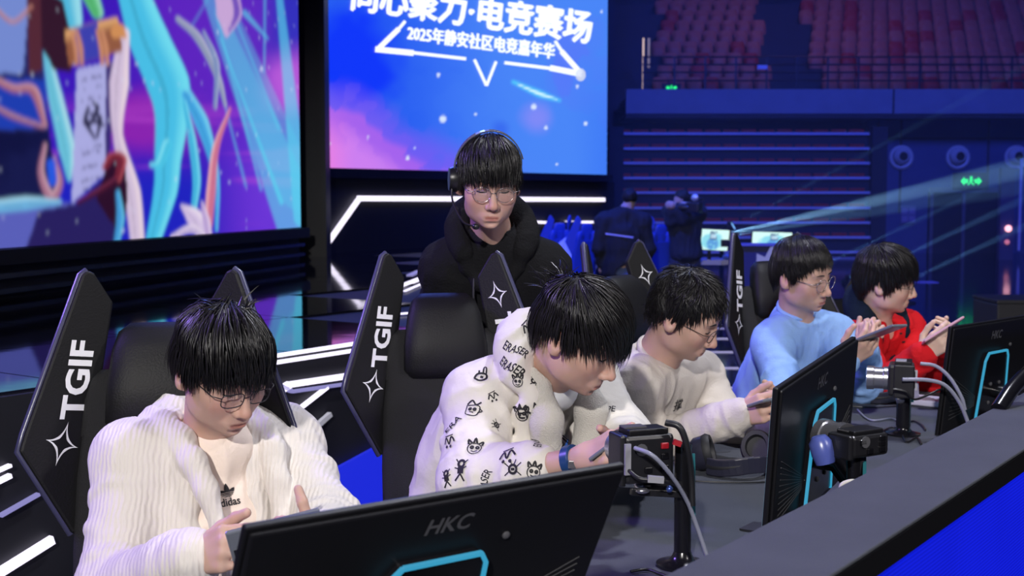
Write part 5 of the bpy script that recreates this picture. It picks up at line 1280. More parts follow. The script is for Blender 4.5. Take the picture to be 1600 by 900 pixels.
# ------------------------------------------------------------------ 1: white hoodie
R = rot(46, 27, -3); c = at(348, 575, 2.49)
T = Torso(at(328, 680, 2.60), at(210, 722, 2.52), at(446, 694, 2.75), sn(1.70, 1.92, .56), .02)
rw, lw = at(302, 872, 2.20), at(506, 860, 2.26); A = arm_pair(T, at(176, 925, 2.38), rw, at(512, 822, 2.52), lw)
ph1 = (at(385, 850, 2.10), at(478, 826, 2.12))
p1 = Person('person', 'player in a white cable-knit hoodie and glasses bent over a phone behind the nearest monitor', sn(1.70, 1.90))
hands = [dict(wrist=rw, y=np.array(at(378, 846, 2.13)) - rw, z=(-.25, -.75, .35), thumb=(.1, .3, 1), curl=(42, 66, 45)), dict(wrist=lw, y=at(450, 838, 2.16) - lw, z=(.65, -.55, .1), thumb=(0, .1, 1), curl=(55, 70, 45), tdir=[(.6, .7, -.3), (.75, .4, -.3), (.8, .1, -.5)], sc=.95)]
p1.body(T, (R, c), A, hands, TONE, .0031, .95)
p1.hair(dict(end=(.024, .020, .008, -.020, .040, .042, -.026, -.066, -.072), vol=.023, n=3600, ragged=.010, sweep=(.06, -.10, 0), mess=.26, steps=13, step=.0155, w=.0019, crown=(.01, .045, .118)), 1)
p1.tuft([(.0, .045, .135, .3, .5, .6), (.03, .02, .138, .6, .2, .5), (-.03, .05, .132, -.6, .5, .5)], 14, .034, 3)
p1.glasses(M_fr, .5, .0245, .0160, .0011)
def b(v): T.fill(v, .004); tee_neck(p1, v); v.cap(T.RS, A[0][1], .05, .04); v.cap(T.LS, A[1][1], .05, .04); p1.neck_cut(v, .058)
p1.garment('t_shirt', M_tee, b, [T.RS, T.LS, T.pel, T.neck], zmin=.52, amp=.7, seed=4, tf=(14, 14, 9)); p1.collar('collar', M_tee, .060, .0075, -.026, .03, .03)
def b(v):
    T.fill(v, .022, .045)
    for S, e, w in A: v.cap(S, e, .068, .064, .03); v.cap(e, w, .066, .050, .03); v.cap(np.array(w) - norm(w - e) * .065, np.array(w) - norm(w - e) * .03, .058, .050, .015)
    for k, (S, e, w) in enumerate(A): ridges(v, S, e, .064, .062, 7, 3 + k); ridges(v, e, w, .066, .050, 7, 13 + k, .009)
    # opening down the front
    for q in np.linspace(0, 1, 7): v.ell(T.P(-.030 - .002 * q, .17, -.03 - .40 * q), (.092 - .006 * q, .13, .07), T.M, .015, True)
    p1.neck_cut(v, .070, .02)
    g = [T.P(.100 * math.sin(a), -.085 * math.cos(a) + .03 * (a * a / 4), .030 + .022 * math.cos(a) - .03 * abs(a / 2.) ** 2) for a in np.linspace(-1.9, 1.9, 17)]
    v.chain(g, [.022 + .022 * max(0, math.cos(a)) for a in np.linspace(-1.9, 1.9, 17)], .02)
    for sx in (-1, 1): v.chain([T.P(sx * .096, .045, .0), T.P(sx * .090, .085, -.05), T.P(sx * .078, .115, -.11), T.P(sx * .066, .130, -.19), T.P(sx * .060, .132, -.29)], [.022, .022, .018, .013, .011], .018)
p1.garment('hoodie', M_knit, b, [T.RS, T.LS, T.pel, T.neck + (0, 0, .08)] + [q for a in A for q in a], h=.0058, bones=[(a[0], a[1], .007, 20) for a in A] + [(a[1], a[2], .007, 24) for a in A], amp=.6, seed=1, zmin=.50, tf=(20, 20, 4))
for (S, e, w) in A:
    d = norm(w - e); bb = MB(); bb.tube([w - d * .035 - p1.off, w - d * .004 - p1.off, w + d * .016 - p1.off], [.040, .0385, .036], 18, cap=False); bb.build('cuff', M_knit, p1.root, True)
v_ = []; f_ = []                                             # three-leaf mark above the word, three stripes through it
def leaf(a, L, W_):
    t = np.linspace(0, 1, 13); w = W_ * np.sin(np.pi * t ** .8) ** .8; d = np.array((math.sin(a), math.cos(a))); nn = np.array((d[1], -d[0])); return [tuple(d * L * q + nn * x) for q, x in zip(t, w)] + [tuple(d * L * q - nn * x) for q, x in list(zip(t, w))[::-1]]
def shape_polys(polys):
    v, f = [], []
    for pl_ in polys: f.append(tuple(range(len(v), len(v) + len(pl_)))); v += [(q[0], q[1], 0) for q in pl_]
    return v, f
def clipy(pl_, lo, hi):
    def half(P, s, y0):
        o = []
        for i in range(len(P)):
            a, b = P[i], P[(i + 1) % len(P)]; ia, ib = s * (a[1] - y0) >= 0, s * (b[1] - y0) >= 0
            if ia: o.append(a)
            if ia != ib: t = (y0 - a[1]) / (b[1] - a[1]); o.append((a[0] + (b[0] - a[0]) * t, y0))
        return o
    P = half(pl_, 1, lo); return half(P, -1, hi) if len(P) > 2 else []
leaves = [leaf(0, .78, .17), leaf(-.86, .74, .16), leaf(.86, .74, .16)]; polys = []
for lf in leaves:
    for lo, hi in ((-.02, .035), (.075, .125), (.165, .215), (.255, .9)):
        q = clipy(lf, lo, hi)
        if len(q) > 2: polys.append(q)
p1.decal('t_shirt', 356, 776, .034, 4, shape_polys(polys), M_ink, 'leaf_emblem', up=tuple(T.U))
p1.decal('t_shirt', 356, 785, 1, 3, fit_text('adidas', -.0265, .0265, -.0075, .0085, bold=.02), M_ink, 'brand_lettering', up=tuple(T.U))
seated(p1, T, 1.72, 1.92)
phone('phone held by the player in the white hoodie, half hidden by the monitor', *ph1, c + R @ np.array((0, -.1, -.02)))

# ------------------------------------------------------------------ 2: printed jacket
R = rot(63, 31, -6); c = at(908, 523, 2.90)
T = Torso(at(850, 574, 3.04), at(748, 622, 3.02), at(905, 590, 3.30), sn(2.60, 2.00, .56), .05)
rw, lw = at(914, 716, 2.70), at(985, 706, 2.85); A = arm_pair(T, at(742, 752, 2.86), rw, at(975, 690, 3.12), lw)
p2 = Person('person', 'player in a cream jacket with black doodle prints leaning far over the desk', sn(2.60, 1.95))
hands = [dict(wrist=rw, y=at(968, 690, 2.62) - rw, z=(-.1, -.7, .6), thumb=(-.3, .4, .8), curl=(30, 45, 30)), dict(wrist=lw, y=at(975, 696, 2.72) - lw, z=(.7, -.3, .4), thumb=(0, .2, 1), curl=(40, 50, 30))]
p2.body(T, (R, c), A, hands, TONE, .0032)
p2.hair(dict(end=(.016, .010, .002, -.016, .040, .044, -.022, -.060, -.070), vol=.023, n=3600, ragged=.011, sweep=(.12, -.16, 0), mess=.22, steps=14, step=.0155, w=.0019, crown=(-.02, .06, .115)), 2)
p2.tuft([(-.02, .112, .075, -.2, .9, .6), (-.005, .10, .10, .1, .7, .9), (.02, .105, .085, .3, .8, .6)], 22, .052, 4)
def b(v): T.fill(v, .004); tee_neck(p2, v); p2.neck_cut(v, .057)
p2.garment('t_shirt', M_teew, b, [T.RS, T.LS, T.pel, T.neck], zmin=.52, amp=.7, seed=14); p2.collar('collar', M_teew, .059, .007, -.020, .03, .03)
def b(v):
    T.fill(v, .024, .045); S, e, w = A[0]; m = e + (w - e) * .52; v.cap(S, e, .078, .078, .03); v.cap(e, m, .080, .060, .03); v.cap(m - norm(w - e) * .03, m + norm(w - e) * .012, .060, .052, .015)
    ridges(v, S, e, .076, .077, 8, 21, .011); ridges(v, e, m, .080, .060, 5, 22, .011)
    S, e, w = A[1]; v.cap(S, e, .085, .07, .04); v.cap(e, w, .07, .05, .03)
    for q in np.linspace(0, 1, 7): v.ell(T.P(.020, .185, -.02 - .34 * q), (.060 - .02 * q, .12, .07), T.M, .015, True)
    p2.neck_cut(v, .072, .03)
    g = [T.P(.108 * math.sin(a), -.080 * math.cos(a) + .03 * (a * a / 4), .020 + .035 * math.cos(a) - .02 * abs(a / 2.2) ** 2) for a in np.linspace(-2.0, 2.0, 15)]
    v.chain(g, [.018 + .026 * max(0, math.cos(a / 1.4)) for a in np.linspace(-2.0, 2.0, 15)], .025)
    for sx, e in ((-1, g[0]), (1, g[-1])): v.chain([e, T.P(sx * .110, .075, -.055), T.P(sx * .106, .108, -.13), T.P(sx * .088, .130, -.22), T.P(sx * .066, .140, -.32)], [.018, .017, .016, .014, .012], .022)
p2.garment('jacket', M_jacket, b, [T.RS, T.LS, T.pel, T.neck + (0, 0, .08)] + [q for a in A for q in a], h=.0058, bones=[(a[0], a[1], .009, 16) for a in A] + [(a[1], a[2], .008, 26) for a in A], amp=.8, seed=22, zmin=.50)
def b(v):
    for sx in (-1, 1):
        v.chain([T.P(sx * .072, -.030, .045), T.P(sx * .080, .052, .010), T.P(sx * .084, .122, -.050), T.P(sx * .076, .166, -.135), T.P(sx * .056, .168, -.250)], [.018, .028, .037, .035, .018], .02)
    v.chain([T.P(-.072, -.03, .045), T.P(-.045, -.075, .062), T.P(0, -.09, .066), T.P(.045, -.075, .062), T.P(.072, -.03, .045)], .017, .02)
    p2.neck_cut(v, .060, .02)
p2.garment('fleece_lapel', M_fleece, b, [T.RS, T.LS, T.neck + (0, 0, .08), T.P(0, .1, -.3), T.P(-.12, .22, -.15), T.P(.12, .22, -.15)], h=.005, amp=.25, seed=8)
d = norm(rw - A[0][1]); bb = MB(); q = rw - d * .035 - p2.off; Rf = frame(d); bb.lathe([(.0335, -.010), (.0350, -.009), (.0350, .009), (.0335, .010)], 24, q, Rf); wb = bb.build('wristband', mat('band_blue', (.012, .05, .16), .35), p2.root, True)
MB().box(q + Rf @ np.array((0, 0, 0)) + np.array((.0, -.035, .0)), (.018, .008, .018)).build('clasp', M_metal, wb, bevel=.002)
MB().ball(T.P(.035, .165, -.235) - p2.off, (.016, .008, .018), 10).build('lanyard_card', mat('card_lime', (.42, .70, .16), .5), p2.root, True)
def doodle(kind, seed):
    rr = np.random.RandomState(seed); V, F = [], []
    def st(pts, w=.052):
        v, f = ribbon(spline(pts, 24) if len(pts) > 2 else pts, w); o = len(V); V.extend([tuple(q) for q in v]); F.extend([tuple(i + o for i in q) for q in f])
    circ = lambda x, y, r, w=.05, a0=0, a1=2 * math.pi: st([(x + r * math.cos(t), y + r * math.sin(t)) for t in np.linspace(a0, a1, 10)], w)
    if kind == 0:      # round head with spiky hair
        circ(0, -.1, .32); circ(-.12, -.05, .06, .09); circ(.13, -.05, .06, .09); st([(-.14, -.24), (0, -.29), (.14, -.24)]); st([(-.3, .1), (-.34, .36), (-.12, .2), (-.02, .45), (.1, .2), (.32, .36), (.3, .1)], .09)
    elif kind == 1:    # standing scribble figure
        circ(0, .3, .15, .12); st([(0, .15), (.02, -.15)], .30); st([(-.3, .1), (0, .05), (.3, .18)]); st([(.02, -.15), (-.2, -.48)], .08); st([(.02, -.15), (.22, -.46)], .08); st([(-.2, .38), (-.3, .5)], .06); st([(.16, .38), (.28, .5)], .06)
    elif kind == 2:    # hand with pointing finger
        st([(-.35, -.1), (-.1, -.28), (.2, -.22), (.26, 0), (.1, .12), (-.18, .1), (-.35, -.1)], .10); st([(.1, .1), (.2, .46), (.3, .4), (.24, .02)], .07); st([(-.05, -.06), (.08, -.12)], .14); st([(-.1, .1), (-.06, .3)], .08)
    elif kind == 3:    # cup-shaped face
        st([(-.3, .2), (-.24, -.3), (.24, -.3), (.3, .2), (-.3, .2)]); circ(-.1, 0, .05, .1); circ(.12, 0, .05, .1); st([(-.1, -.16), (.1, -.18)]); st([(-.3, .24), (-.1, .46), (.12, .26), (.34, .42)], .08); st([(.3, .1), (.46, 0), (.28, -.14)])
    elif kind == 4:    # bug
        circ(0, 0, .2, .12); st([(-.2, .1), (-.45, .3)]); st([(.2, .1), (.45, .3)]); st([(-.2, -.1), (-.42, -.3)]); st([(.2, -.1), (.42, -.3)]); st([(-.06, .2), (-.16, .45)]); st([(.06, .2), (.16, .45)]); st([(-.1, 0), (.1, 0)], .12)
    else:              # squiggle with drops
        st([(-.45, -.1), (-.2, .22), (0, -.16), (.2, .24), (.45, -.06)], .1); circ(-.2, -.3, .05, .08); circ(.16, -.32, .05, .08); st([(-.3, .32), (.3, .38)], .06)
    return V, F
er = {}
def word(s, h=.3):
    v, f = fit_text(s, -.5, .5, -h / 2, h / 2, bold=.012, shear=.1); v[:, 1] += .05 * np.sin(v[:, 0] * 7); return v, f
for px, py, sz, ro, sh in ((806, 546, .062, -25, word('ERASER', .34)), (798, 573, .066, -30, word('ERASER', .34)), (826, 641, .055, 20, word('ERA', .5)), (838, 692, .050, 24, word('ERASER', .36)), (757, 754, .060, 72, word('ERASER', .3)), (708, 664, .05, 80, word('ERA', .45)),
        (752, 588, .048, 10, doodle(2, 1)), (738, 640, .050, -6, doodle(3, 2)), (815, 645, .046, 10, doodle(0, 3)), (809, 594, .036, 0, doodle(0, 4)), (742, 699, .050, -8, doodle(0, 5)), (793, 712, .046, 24, doodle(5, 6)), (802, 733, .046, 8, doodle(4, 7)), (720, 735, .050, 4, doodle(1, 8)), (834, 735, .044, -12, doodle(0, 9)), (703, 690, .038, 20, doodle(5, 10)), (775, 665, .030, 40, doodle(4, 15)), (826, 512, .045, 30, doodle(5, 11)), (866, 676, .030, 0, doodle(3, 12)), (838, 598, .032, 60, doodle(1, 13)), (955, 640, .022, 0, word('PE', .9)), (698, 748, .04, 20, doodle(1, 16)), (770, 620, .03, 15, doodle(5, 17))):
    p2.decal('jacket', px, py, sz, ro, sh, M_ink, 'print', lift=.003)
seated(p2, T, 2.62, 1.98)
phone('phone held low by the player in the printed jacket, behind the camera', at(955, 702, 2.66), at(982, 698, 2.72), c)

# ------------------------------------------------------------------ 3: beige sweatshirt
R = rot(70, 29, -12); c = at(1073, 489, 3.62)
T = Torso(at(1022, 560, 3.74), at(992, 606, 3.62), at(1090, 588, 3.92), sn(3.40, 2.0, .56), .05)
rw, lw = at(1156, 650, 3.50), at(1236, 646, 3.60); A = arm_pair(T, at(1002, 694, 3.64), rw, at(1140, 668, 3.80), lw)
p3 = Person('person', 'player in a beige sweatshirt and thin glasses holding a phone beside the middle monitor', sn(3.40, 1.98))
hands = [dict(wrist=rw, y=at(1205, 632, 3.42) - rw, z=(-.2, -.85, .25), thumb=(0, .2, 1), curl=(38, 52, 36)), dict(wrist=lw, y=at(1200, 620, 3.50) - lw, z=(.5, -.6, .2), thumb=(-.5, -.2, .6), curl=(55, 65, 40))]
p3.body(T, (R, c), A, hands, TONE, .0037)
p3.hair(dict(end=(.050, .044, .028, .0, .040, .036, -.012, -.046, -.056), vol=.015, n=3800, sweep=(.05, -.06, .0), mess=.75, steps=10, maxlen=.055, step=.0085, puff=1.1, w=.0017, crown=(0, .05, .12), ragged=.008), 3)
p3.glasses(M_fr, 1., .0235, .0195, .0010)
def b(v):
    T.fill(v, .016, .045)
    for S, e, w in A: v.cap(S, e, .066, .064, .03); v.cap(e, w, .062, .046, .03); v.cap(w - norm(w - e) * .06, w - norm(w - e) * .03, .052, .046, .015)
    for k, (S, e, w) in enumerate(A): ridges(v, S, e, .064, .062, 6, 31 + k); ridges(v, e, w, .062, .046, 7, 33 + k, .009)
    p3.neck_cut(v, .058)
p3.garment('sweatshirt', M_beige, b, [T.RS, T.LS, T.pel, T.neck] + [q for a in A for q in a], bones=[(a[0], a[1], .008, 18) for a in A] + [(a[1], a[2], .007, 26) for a in A], amp=.75, seed=31, zmin=.52); p3.collar('collar', M_beige, .061, .0105, -.006, .03, .02)
for (S, e, w) in A:
    d = norm(w - e); MB().tube([w - d * .03 - p3.off, w - p3.off, w + d * .02 - p3.off], [.038, .037, .034], 18, cap=False).build('cuff', M_beige, p3.root, True)
p3.decal('sweatshirt', 1059, 632, 1, 0, fit_text('撑', -.020, .020, -.018, .018), M_ink, 'chest_lettering')
seated(p3, T, 3.42, 1.96)
phone('phone held by the player in beige at the edge of the middle monitor', at(1196, 628, 3.42), at(1232, 622, 3.46), c + (0, 0, .5))

# ------------------------------------------------------------------ 4: light blue sweatshirt
R = rot(47, 14, -9); c = at(1254, 427, 4.42)
T = Torso(at(1243, 493, 4.52), at(1208, 538, 4.42), at(1304, 524, 4.66), sn(4.42, 1.98, .56), .02)
rw, lw = at(1322, 566, 4.08), at(1352, 548, 4.30); A = arm_pair(T, at(1226, 640, 4.2), rw, at(1348, 602, 4.48), lw)
p4 = Person('person', 'player in a light blue sweatshirt with clear glasses, phone raised above the monitor', sn(4.42, 1.96))
hands = [dict(wrist=rw, y=at(1372, 524, 4.02) - rw, z=(-.1, -.8, -.5), thumb=(-.3, .3, 1), curl=(24, 40, 30)), dict(wrist=lw, y=at(1362, 496, 4.30) - lw, z=(-.6, -.7, .2), thumb=(-1, .2, .2), curl=(62, 80, 50))]
p4.body(T, (R, c), A, hands, TONE, .0037)
p4.hair(dict(end=(.066, .052, .020, -.012, .034, .030, -.022, -.058, -.066), vol=.013, n=3200, sweep=(-.20, -.06, 0), mess=.22, steps=12, step=.0135, w=.0018, crown=(.02, .06, .115), ragged=.012, line=(.088, .076, .044, -.004, .024, .012, -.030, -.060, -.068)), 4)
p4.glasses(M_metal, 1., .026, .022, .0011)
def b(v):
    T.fill(v, .016, .045)
    for S, e, w in A: v.cap(S, e, .066, .062, .03); v.cap(e, w, .060, .044, .03)
    for k, (S, e, w) in enumerate(A): ridges(v, S, e, .064, .060, 6, 41 + k); ridges(v, e, w, .060, .044, 7, 43 + k, .009)
    p4.neck_cut(v, .058)
p4.garment('sweatshirt', M_blue, b, [T.RS, T.LS, T.pel, T.neck] + [q for a in A for q in a], bones=[(a[0], a[1], .008, 18) for a in A] + [(a[1], a[2], .007, 26) for a in A], amp=.75, seed=41, zmin=.52); p4.collar('collar', M_blue, .061, .0100, -.006, .03, .02)
seated(p4, T, 4.44, 1.96)
phone('phone with pale edge held up by the player in light blue', at(1358, 527, 4.02), at(1394, 513, 3.95), c + (-.1, .0, 1.2))

# ------------------------------------------------------------------ 5: red jacket
R = rot(73, 11, -13); c = at(1385, 435, 4.75)
T = Torso(at(1366, 496, 4.86), at(1340, 534, 4.76), at(1412, 516, 4.98), sn(4.98, 1.98, .56), .03)
rw, lw = at(1440, 556, 4.42), at(1474, 544, 4.58); A = arm_pair(T, at(1372, 612, 4.56), rw, at(1452, 596, 4.78), lw)
p5 = Person('person', 'player in a red jacket with black hood, side-on beside the farthest monitor', sn(4.98, 1.96))
hands = [dict(wrist=rw, y=at(1486, 518, 4.36) - rw, z=(-.2, -.85, .1), thumb=(-.3, .2, 1), curl=(24, 42, 30)), dict(wrist=lw, y=at(1490, 512, 4.44) - lw, z=(.5, -.1, -.3), thumb=(-.2, 0, 1), curl=(25, 40, 30))]
p5.body(T, (R, c), A, hands, (.66, .45, .36), .0039)
p5.hair(dict(end=(.030, .024, -.004, -.040, .012, .008, -.050, -.080, -.088), vol=.019, n=3200, ragged=.010, sweep=(.10, -.12, 0), mess=.24, steps=13, step=.0155, w=.0019, crown=(.0, .05, .118)), 5)
p5.glasses(M_fr, 1., .022, .018, .0009)
def b(v):
    T.fill(v, .018, .045)
    for S, e, w in A: v.cap(S, e, .068, .064, .03); v.cap(e, w, .062, .048, .03)
    for k, (S, e, w) in enumerate(A): ridges(v, S, e, .066, .062, 6, 51 + k); ridges(v, e, w, .062, .048, 7, 53 + k, .009)
    p5.neck_cut(v, .068, .02)
p5.garment('jacket', M_red, b, [T.RS, T.LS, T.pel, T.neck] + [q for a in A for q in a], bones=[(a[0], a[1], .008, 18) for a in A] + [(a[1], a[2], .007, 26) for a in A], amp=.75, seed=51, zmin=.52)
def hood_build(T, P, w=.12, r=.05, up=.02):
    def b(v):
        g = [T.P(w * math.sin(a), -w * .78 * math.cos(a) + .055 * (a * a / 5), up + .030 * math.cos(a) - .035 * abs(a / 2.4) ** 2) for a in np.linspace(-2.05, 2.05, 19)]
        v.chain(g, [r * (.52 + .48 * max(0, math.cos(a / 1.8))) for a in np.linspace(-2.05, 2.05, 19)], .03); P.neck_cut(v, .058, -.01)
        for e in (g[0], g[-1]): sx = 1 if (e - T.neck) @ T.X > 0 else -1; v.chain([e, T.P(sx * .072, .090, up - .085), T.P(sx * .040, .118, up - .125), T.P(sx * .016, .130, up - .155)], [r * .55, r * .55, r * .45, r * .3], .02)
    return b
p5.garment('hood', M_navyc, hood_build(T, p5, .105, .050, .018), [T.neck + .1, T.neck - .1, T.P(.12, .1, 0), T.P(-.12, .1, 0)], h=.006, amp=.3, seed=6)
for k in range(3):
    p5.decal('jacket', 1403 + k * 4, 508 + k * 13, .014, 0, shape_polys([[(-.5, -.22), (.5, -.22), (.5, .22), (-.5, .22)]]), M_ink, 'toggle', lift=.004)
seated(p5, T, 5.0, 1.96)
phone('pinkish phone held by the player in red beside the farthest monitor', at(1456, 527, 4.36), at(1490, 506, 4.36), c + (0, .0, 1.2), mat('phone_pink', (.55, .30, .36), .35))

# ------------------------------------------------------------------ standing person
R = rot(9, 17, 1); c = at(764, 283, 3.62)
T = Torso(at(768, 362, 3.76), at(706, 424, 3.80), at(842, 424, 3.82), (-.055, 4.02, .88), .02, .95)
rw, lw = at(742, 610, 4.02), at(806, 610, 4.02); A = arm_pair(T, at(682, 508, 3.98), rw, at(868, 508, 3.98), lw)
p6 = Person('person', 'person in a black hoodie with headset and glasses standing behind the chairs', (-.05, 4.02))
hands = [dict(wrist=rw, y=(.5, .15, -.5), z=(-.2, .9, .2), thumb=(0, 0, -1), curl=(15, 20, 15)), dict(wrist=lw, y=(-.5, .15, -.5), z=(.2, .9, .2), thumb=(0, 0, -1), curl=(15, 20, 15))]
p6.body(T, (R, c), A, hands, (.60, .37, .30), .0037)
p6.hair(dict(end=(.026, .020, .006, -.024, .010, .010, -.035, -.066, -.074), vol=.018, n=3400, sweep=(.04, -.10, 0), mess=.24, steps=13, step=.0155, w=.0018, crown=(.0, .04, .12), ragged=.009), 6)
p6.glasses(M_metal, 1., .0255, .021, .0010)
def b(v):
    T.fill(v, .030, .06)
    for S, e, w in A: v.cap(S, e, .076, .070, .04); v.cap(e, w, .068, .050, .03)
    p6.neck_cut(v, .062, -.01)
p6.garment('hoodie', M_blackc, b, [T.RS, T.LS, T.pel, T.neck] + [q for a in A for q in a], bones=[(a[0], a[1], .013, 16) for a in A] + [(a[1], a[2], .012, 22) for a in A], amp=.6, seed=61, zmin=.70)
p6.garment('hood', M_blackc, hood_build(T, p6, .098, .036, .020), [T.neck + .1, T.neck - .1, T.P(.14, .1, 0), T.P(-.14, .1, 0)], h=.006, amp=.3, seed=7)
for sx in (-1, 1): MB().tube(spline([T.P(sx * .052, .095, -.06) - p6.off, T.P(sx * .056, .150, -.12) - p6.off, T.P(sx * .05, .165, -.22) - p6.off], 12), .0028, 6).build('drawstring', mat('cord_dark', (.03, .03, .035), .7) if sx < 0 else bpy.data.materials['cord_dark'], p6.root, True)
p6.legs(M_jean, [T.pel - T.X * .09, T.pel + T.X * .09], [(-.15, 3.98, .48), (.05, 3.98, .48)], [(-.16, 4.03, 0), (.06, 4.03, 0)], M_shoe)
hs = thing('headset', 'black headset with boom microphone worn by the standing person', 'headset', tuple(c)); LH = lambda x, y, z: R @ np.array((x, y, z))
a = np.linspace(-1.75, 1.25, 24); arc = [LH(.099 * math.sin(q), .012, .028 + .115 * math.cos(q)) for q in a]
bb = MB()
bb.strip(arc, .017, .0035, R @ np.array((0, 1., 0)))
bb.build('headband', mat('headset_band', (.10, .10, .12), .25, spec=.7), hs, bevel=.001)
for sx in (-1,): MB().lathe([(.012, .022), (.032, .020), (.036, .008), (.034, -.006), (.026, -.008)], 22, LH(sx * .092, .014, .0), R @ frame((sx, 0, 0))).build('ear_cup', M_cam, hs, True)
MB().tube(spline([LH(-.104, .0, -.004), LH(-.104, -.03, -.05), LH(-.080, -.085, -.092), LH(-.052, -.110, -.098)], 16), .0030, 8).build('boom', M_cam, hs, True)
MB().ball(LH(-.046, -.112, -.098), (.011, .009, .009), 10).build('microphone', M_cam, hs, True); MB().ball(LH(-.106, -.002, .012), .004, 8).build('lamp', M_bright, hs, True)

# ================================================================== people far away
def far_person(label, foot, neck, RS, LS, pel, head_c, head_R, arms, m, h=.018, sc=1., legs=None, mleg=None, hair_front=True, tone=(.5, .32, .26), amp=.9, seed=0):
    P = Person('person', label, foot, None); T = Torso(neck, RS, LS, pel); P.T = T; R = head_R; c = np.array(head_c); P.R, P.c, P.sc, P.wide = R, c, sc, 1.
    pts = [T.neck, T.RS, T.LS, T.pel, c + .13, c - .13] + [p for a in arms for p in a]
    lo, hi = bounds(pts, .12); v = Vol(lo, hi, h); add_head(v, R, c, sc, 1., True); v.cap(c + R @ (np.array((0, .02, -.05)) * sc), T.neck, .055 * sc, .06 * sc, .03); v.cap(T.neck, T.pel, .08, .08, .03); v.cap(T.RS, T.LS, .045)
    for a in arms: v.cap(a[0], a[1], .042, .036); v.cap(a[1], a[2], .036, .028); v.ell(np.array(a[2]) + norm(np.array(a[2]) - a[1]) * .07, (.045, .045, .05), None, .02)
    V, F = v.mesh(); P.put('body', V, F, M_skin, np.tile(tone, (len(V), 1)))
    v = Vol(c - .16, c + .16, .010); v.ell(c + R @ (np.array((0, .02, .036)) * sc), np.array((.088, .103, .096)) * sc, R); v.ell(c + R @ (np.array((0, -.10, -.03)) * sc), np.array((.072, .085, .078)) * sc, R, .02, True); v.ell(c + R @ (np.array((0, -.02, -.13)) * sc), np.array((.1, .09, .085)) * sc, R, .02, True); V, F = v.mesh(); V = V + vnormals(V, F) * ((fbm(V * 45, 3, 3) - .5) * .016)[:, None]; P.put('hair', V, F, M_hairs)
    def b(v):
        T.fill(v, .03, .06)
        for S, e, w in arms: v.cap(S, e, .08, .07, .04); v.cap(e, w, .068, .05, .03)
        P.neck_cut(v, .066 * sc)
    P.garment('jacket', m, b, [T.RS, T.LS, T.pel, T.neck] + [q for a in arms for q in a], h=.012, bones=[(a[0], a[1], .014, 16) for a in arms], amp=amp, seed=seed)
    if legs: P.legs(mleg or M_jean, *legs, M_shoe)
    return P
M_fj = mat('far_jacket', (.012, .014, .022), .8); M_denim = mat('far_denim', (.10, .14, .32), .9); M_wshirt = mat('far_white_shirt', (.62, .60, .66), .9)
D = 13.5; X = lambda px, d=D: (px - 800) / FPX * d; Z = lambda py, d=D: float(C0[2] + ray(800, py)[2] * d)
# man in the dark jacket, seen from behind
cx = X(974); nk = (cx + .02, D, Z(330)); fp = far_person('man in a dark jacket with pale back stripe and blue jeans, back turned', (cx, D), nk, (cx + .20, D, Z(346)), (cx - .21, D + .02, Z(346)), (cx - .01, D, Z(428)), (X(984), D + .02, Z(312)), rot(170, 8, 0), [((cx + .20, D, Z(346)), (cx + .27, D, Z(388)), (cx + .24, D + .06, Z(410))), ((cx - .21, D, Z(346)), (cx - .26, D - .02, Z(388)), (cx - .23, D + .02, Z(412)))], M_fj, seed=3,
    legs=([(cx + .09, D, Z(428)), (cx - .1, D, Z(428))], [(cx + .1, D, .30), (cx - .11, D, .30)], [(cx + .10, D + .02, 0), (cx - .11, D, 0)]), mleg=M_denim, sc=.92)
fp.decal('jacket', 968, 368, 1, -7, fit_text('—', -.15, .15, -.008, .008), mat('stripe_pale', (.5, .5, .9), .5), 'back_stripe', lift=.012)
# crouched camera operator
D = 15.5; cx = X(1106); shoulders = ((cx - .16, D - .04, Z(336)), (cx + .20, D + .02, Z(338)))
cop = far_person('camera operator in dark clothes aiming a camera above the tilted far monitor', (cx, D + .05), (cx + .02, D, Z(328)), shoulders[0], shoulders[1], (cx + .05, D + .06, Z(412)), (X(1102), D - .02, Z(315)), rot(-52, 5, 0), [(shoulders[0], (X(1082), D - .16, Z(352)), (X(1078), D - .22, Z(332))), (shoulders[1], (X(1100), D - .2, Z(348)), (X(1087), D - .25, Z(331)))], M_fj, seed=5, legs=([(cx - .05, D + .08, .62), (cx + .13, D + .08, .62)], [(cx - .06, D + .06, .36), (cx + .14, D + .06, .36)], [(cx - .05, D + .1, 0), (cx + .14, D + .1, 0)]))
vc = thing('video_camera', 'black video camera held up by the crouched camera operator', 'camera', (X(1084, D - .25), D - .28, Z(324, D - .25)), math.radians(-35)); 
MB().box((0, 0, 0), (.17, .13, .12)).build('camera_body', M_cam, vc, bevel=.012); MB().lathe([(.05, .0), (.05, .10), (.06, .11), (.06, .15), (.05, .15)], 18, (-.06, -.02, 0), frame((-1, -.25, 0))).build('lens', M_cam, vc, True); MB().box((.03, 0, .10), (.16, .04, .03)).build('top_handle', M_cam, vc, bevel=.01); MB().ball((.02, -.03, .115), (.05, .03, .045), 12).build('lamp_head', M_bright, vc, True); MB().box((-.11, -.02, .055), (.09, .06, .02)).build('hood_flap', M_bright, vc, bevel=.004)
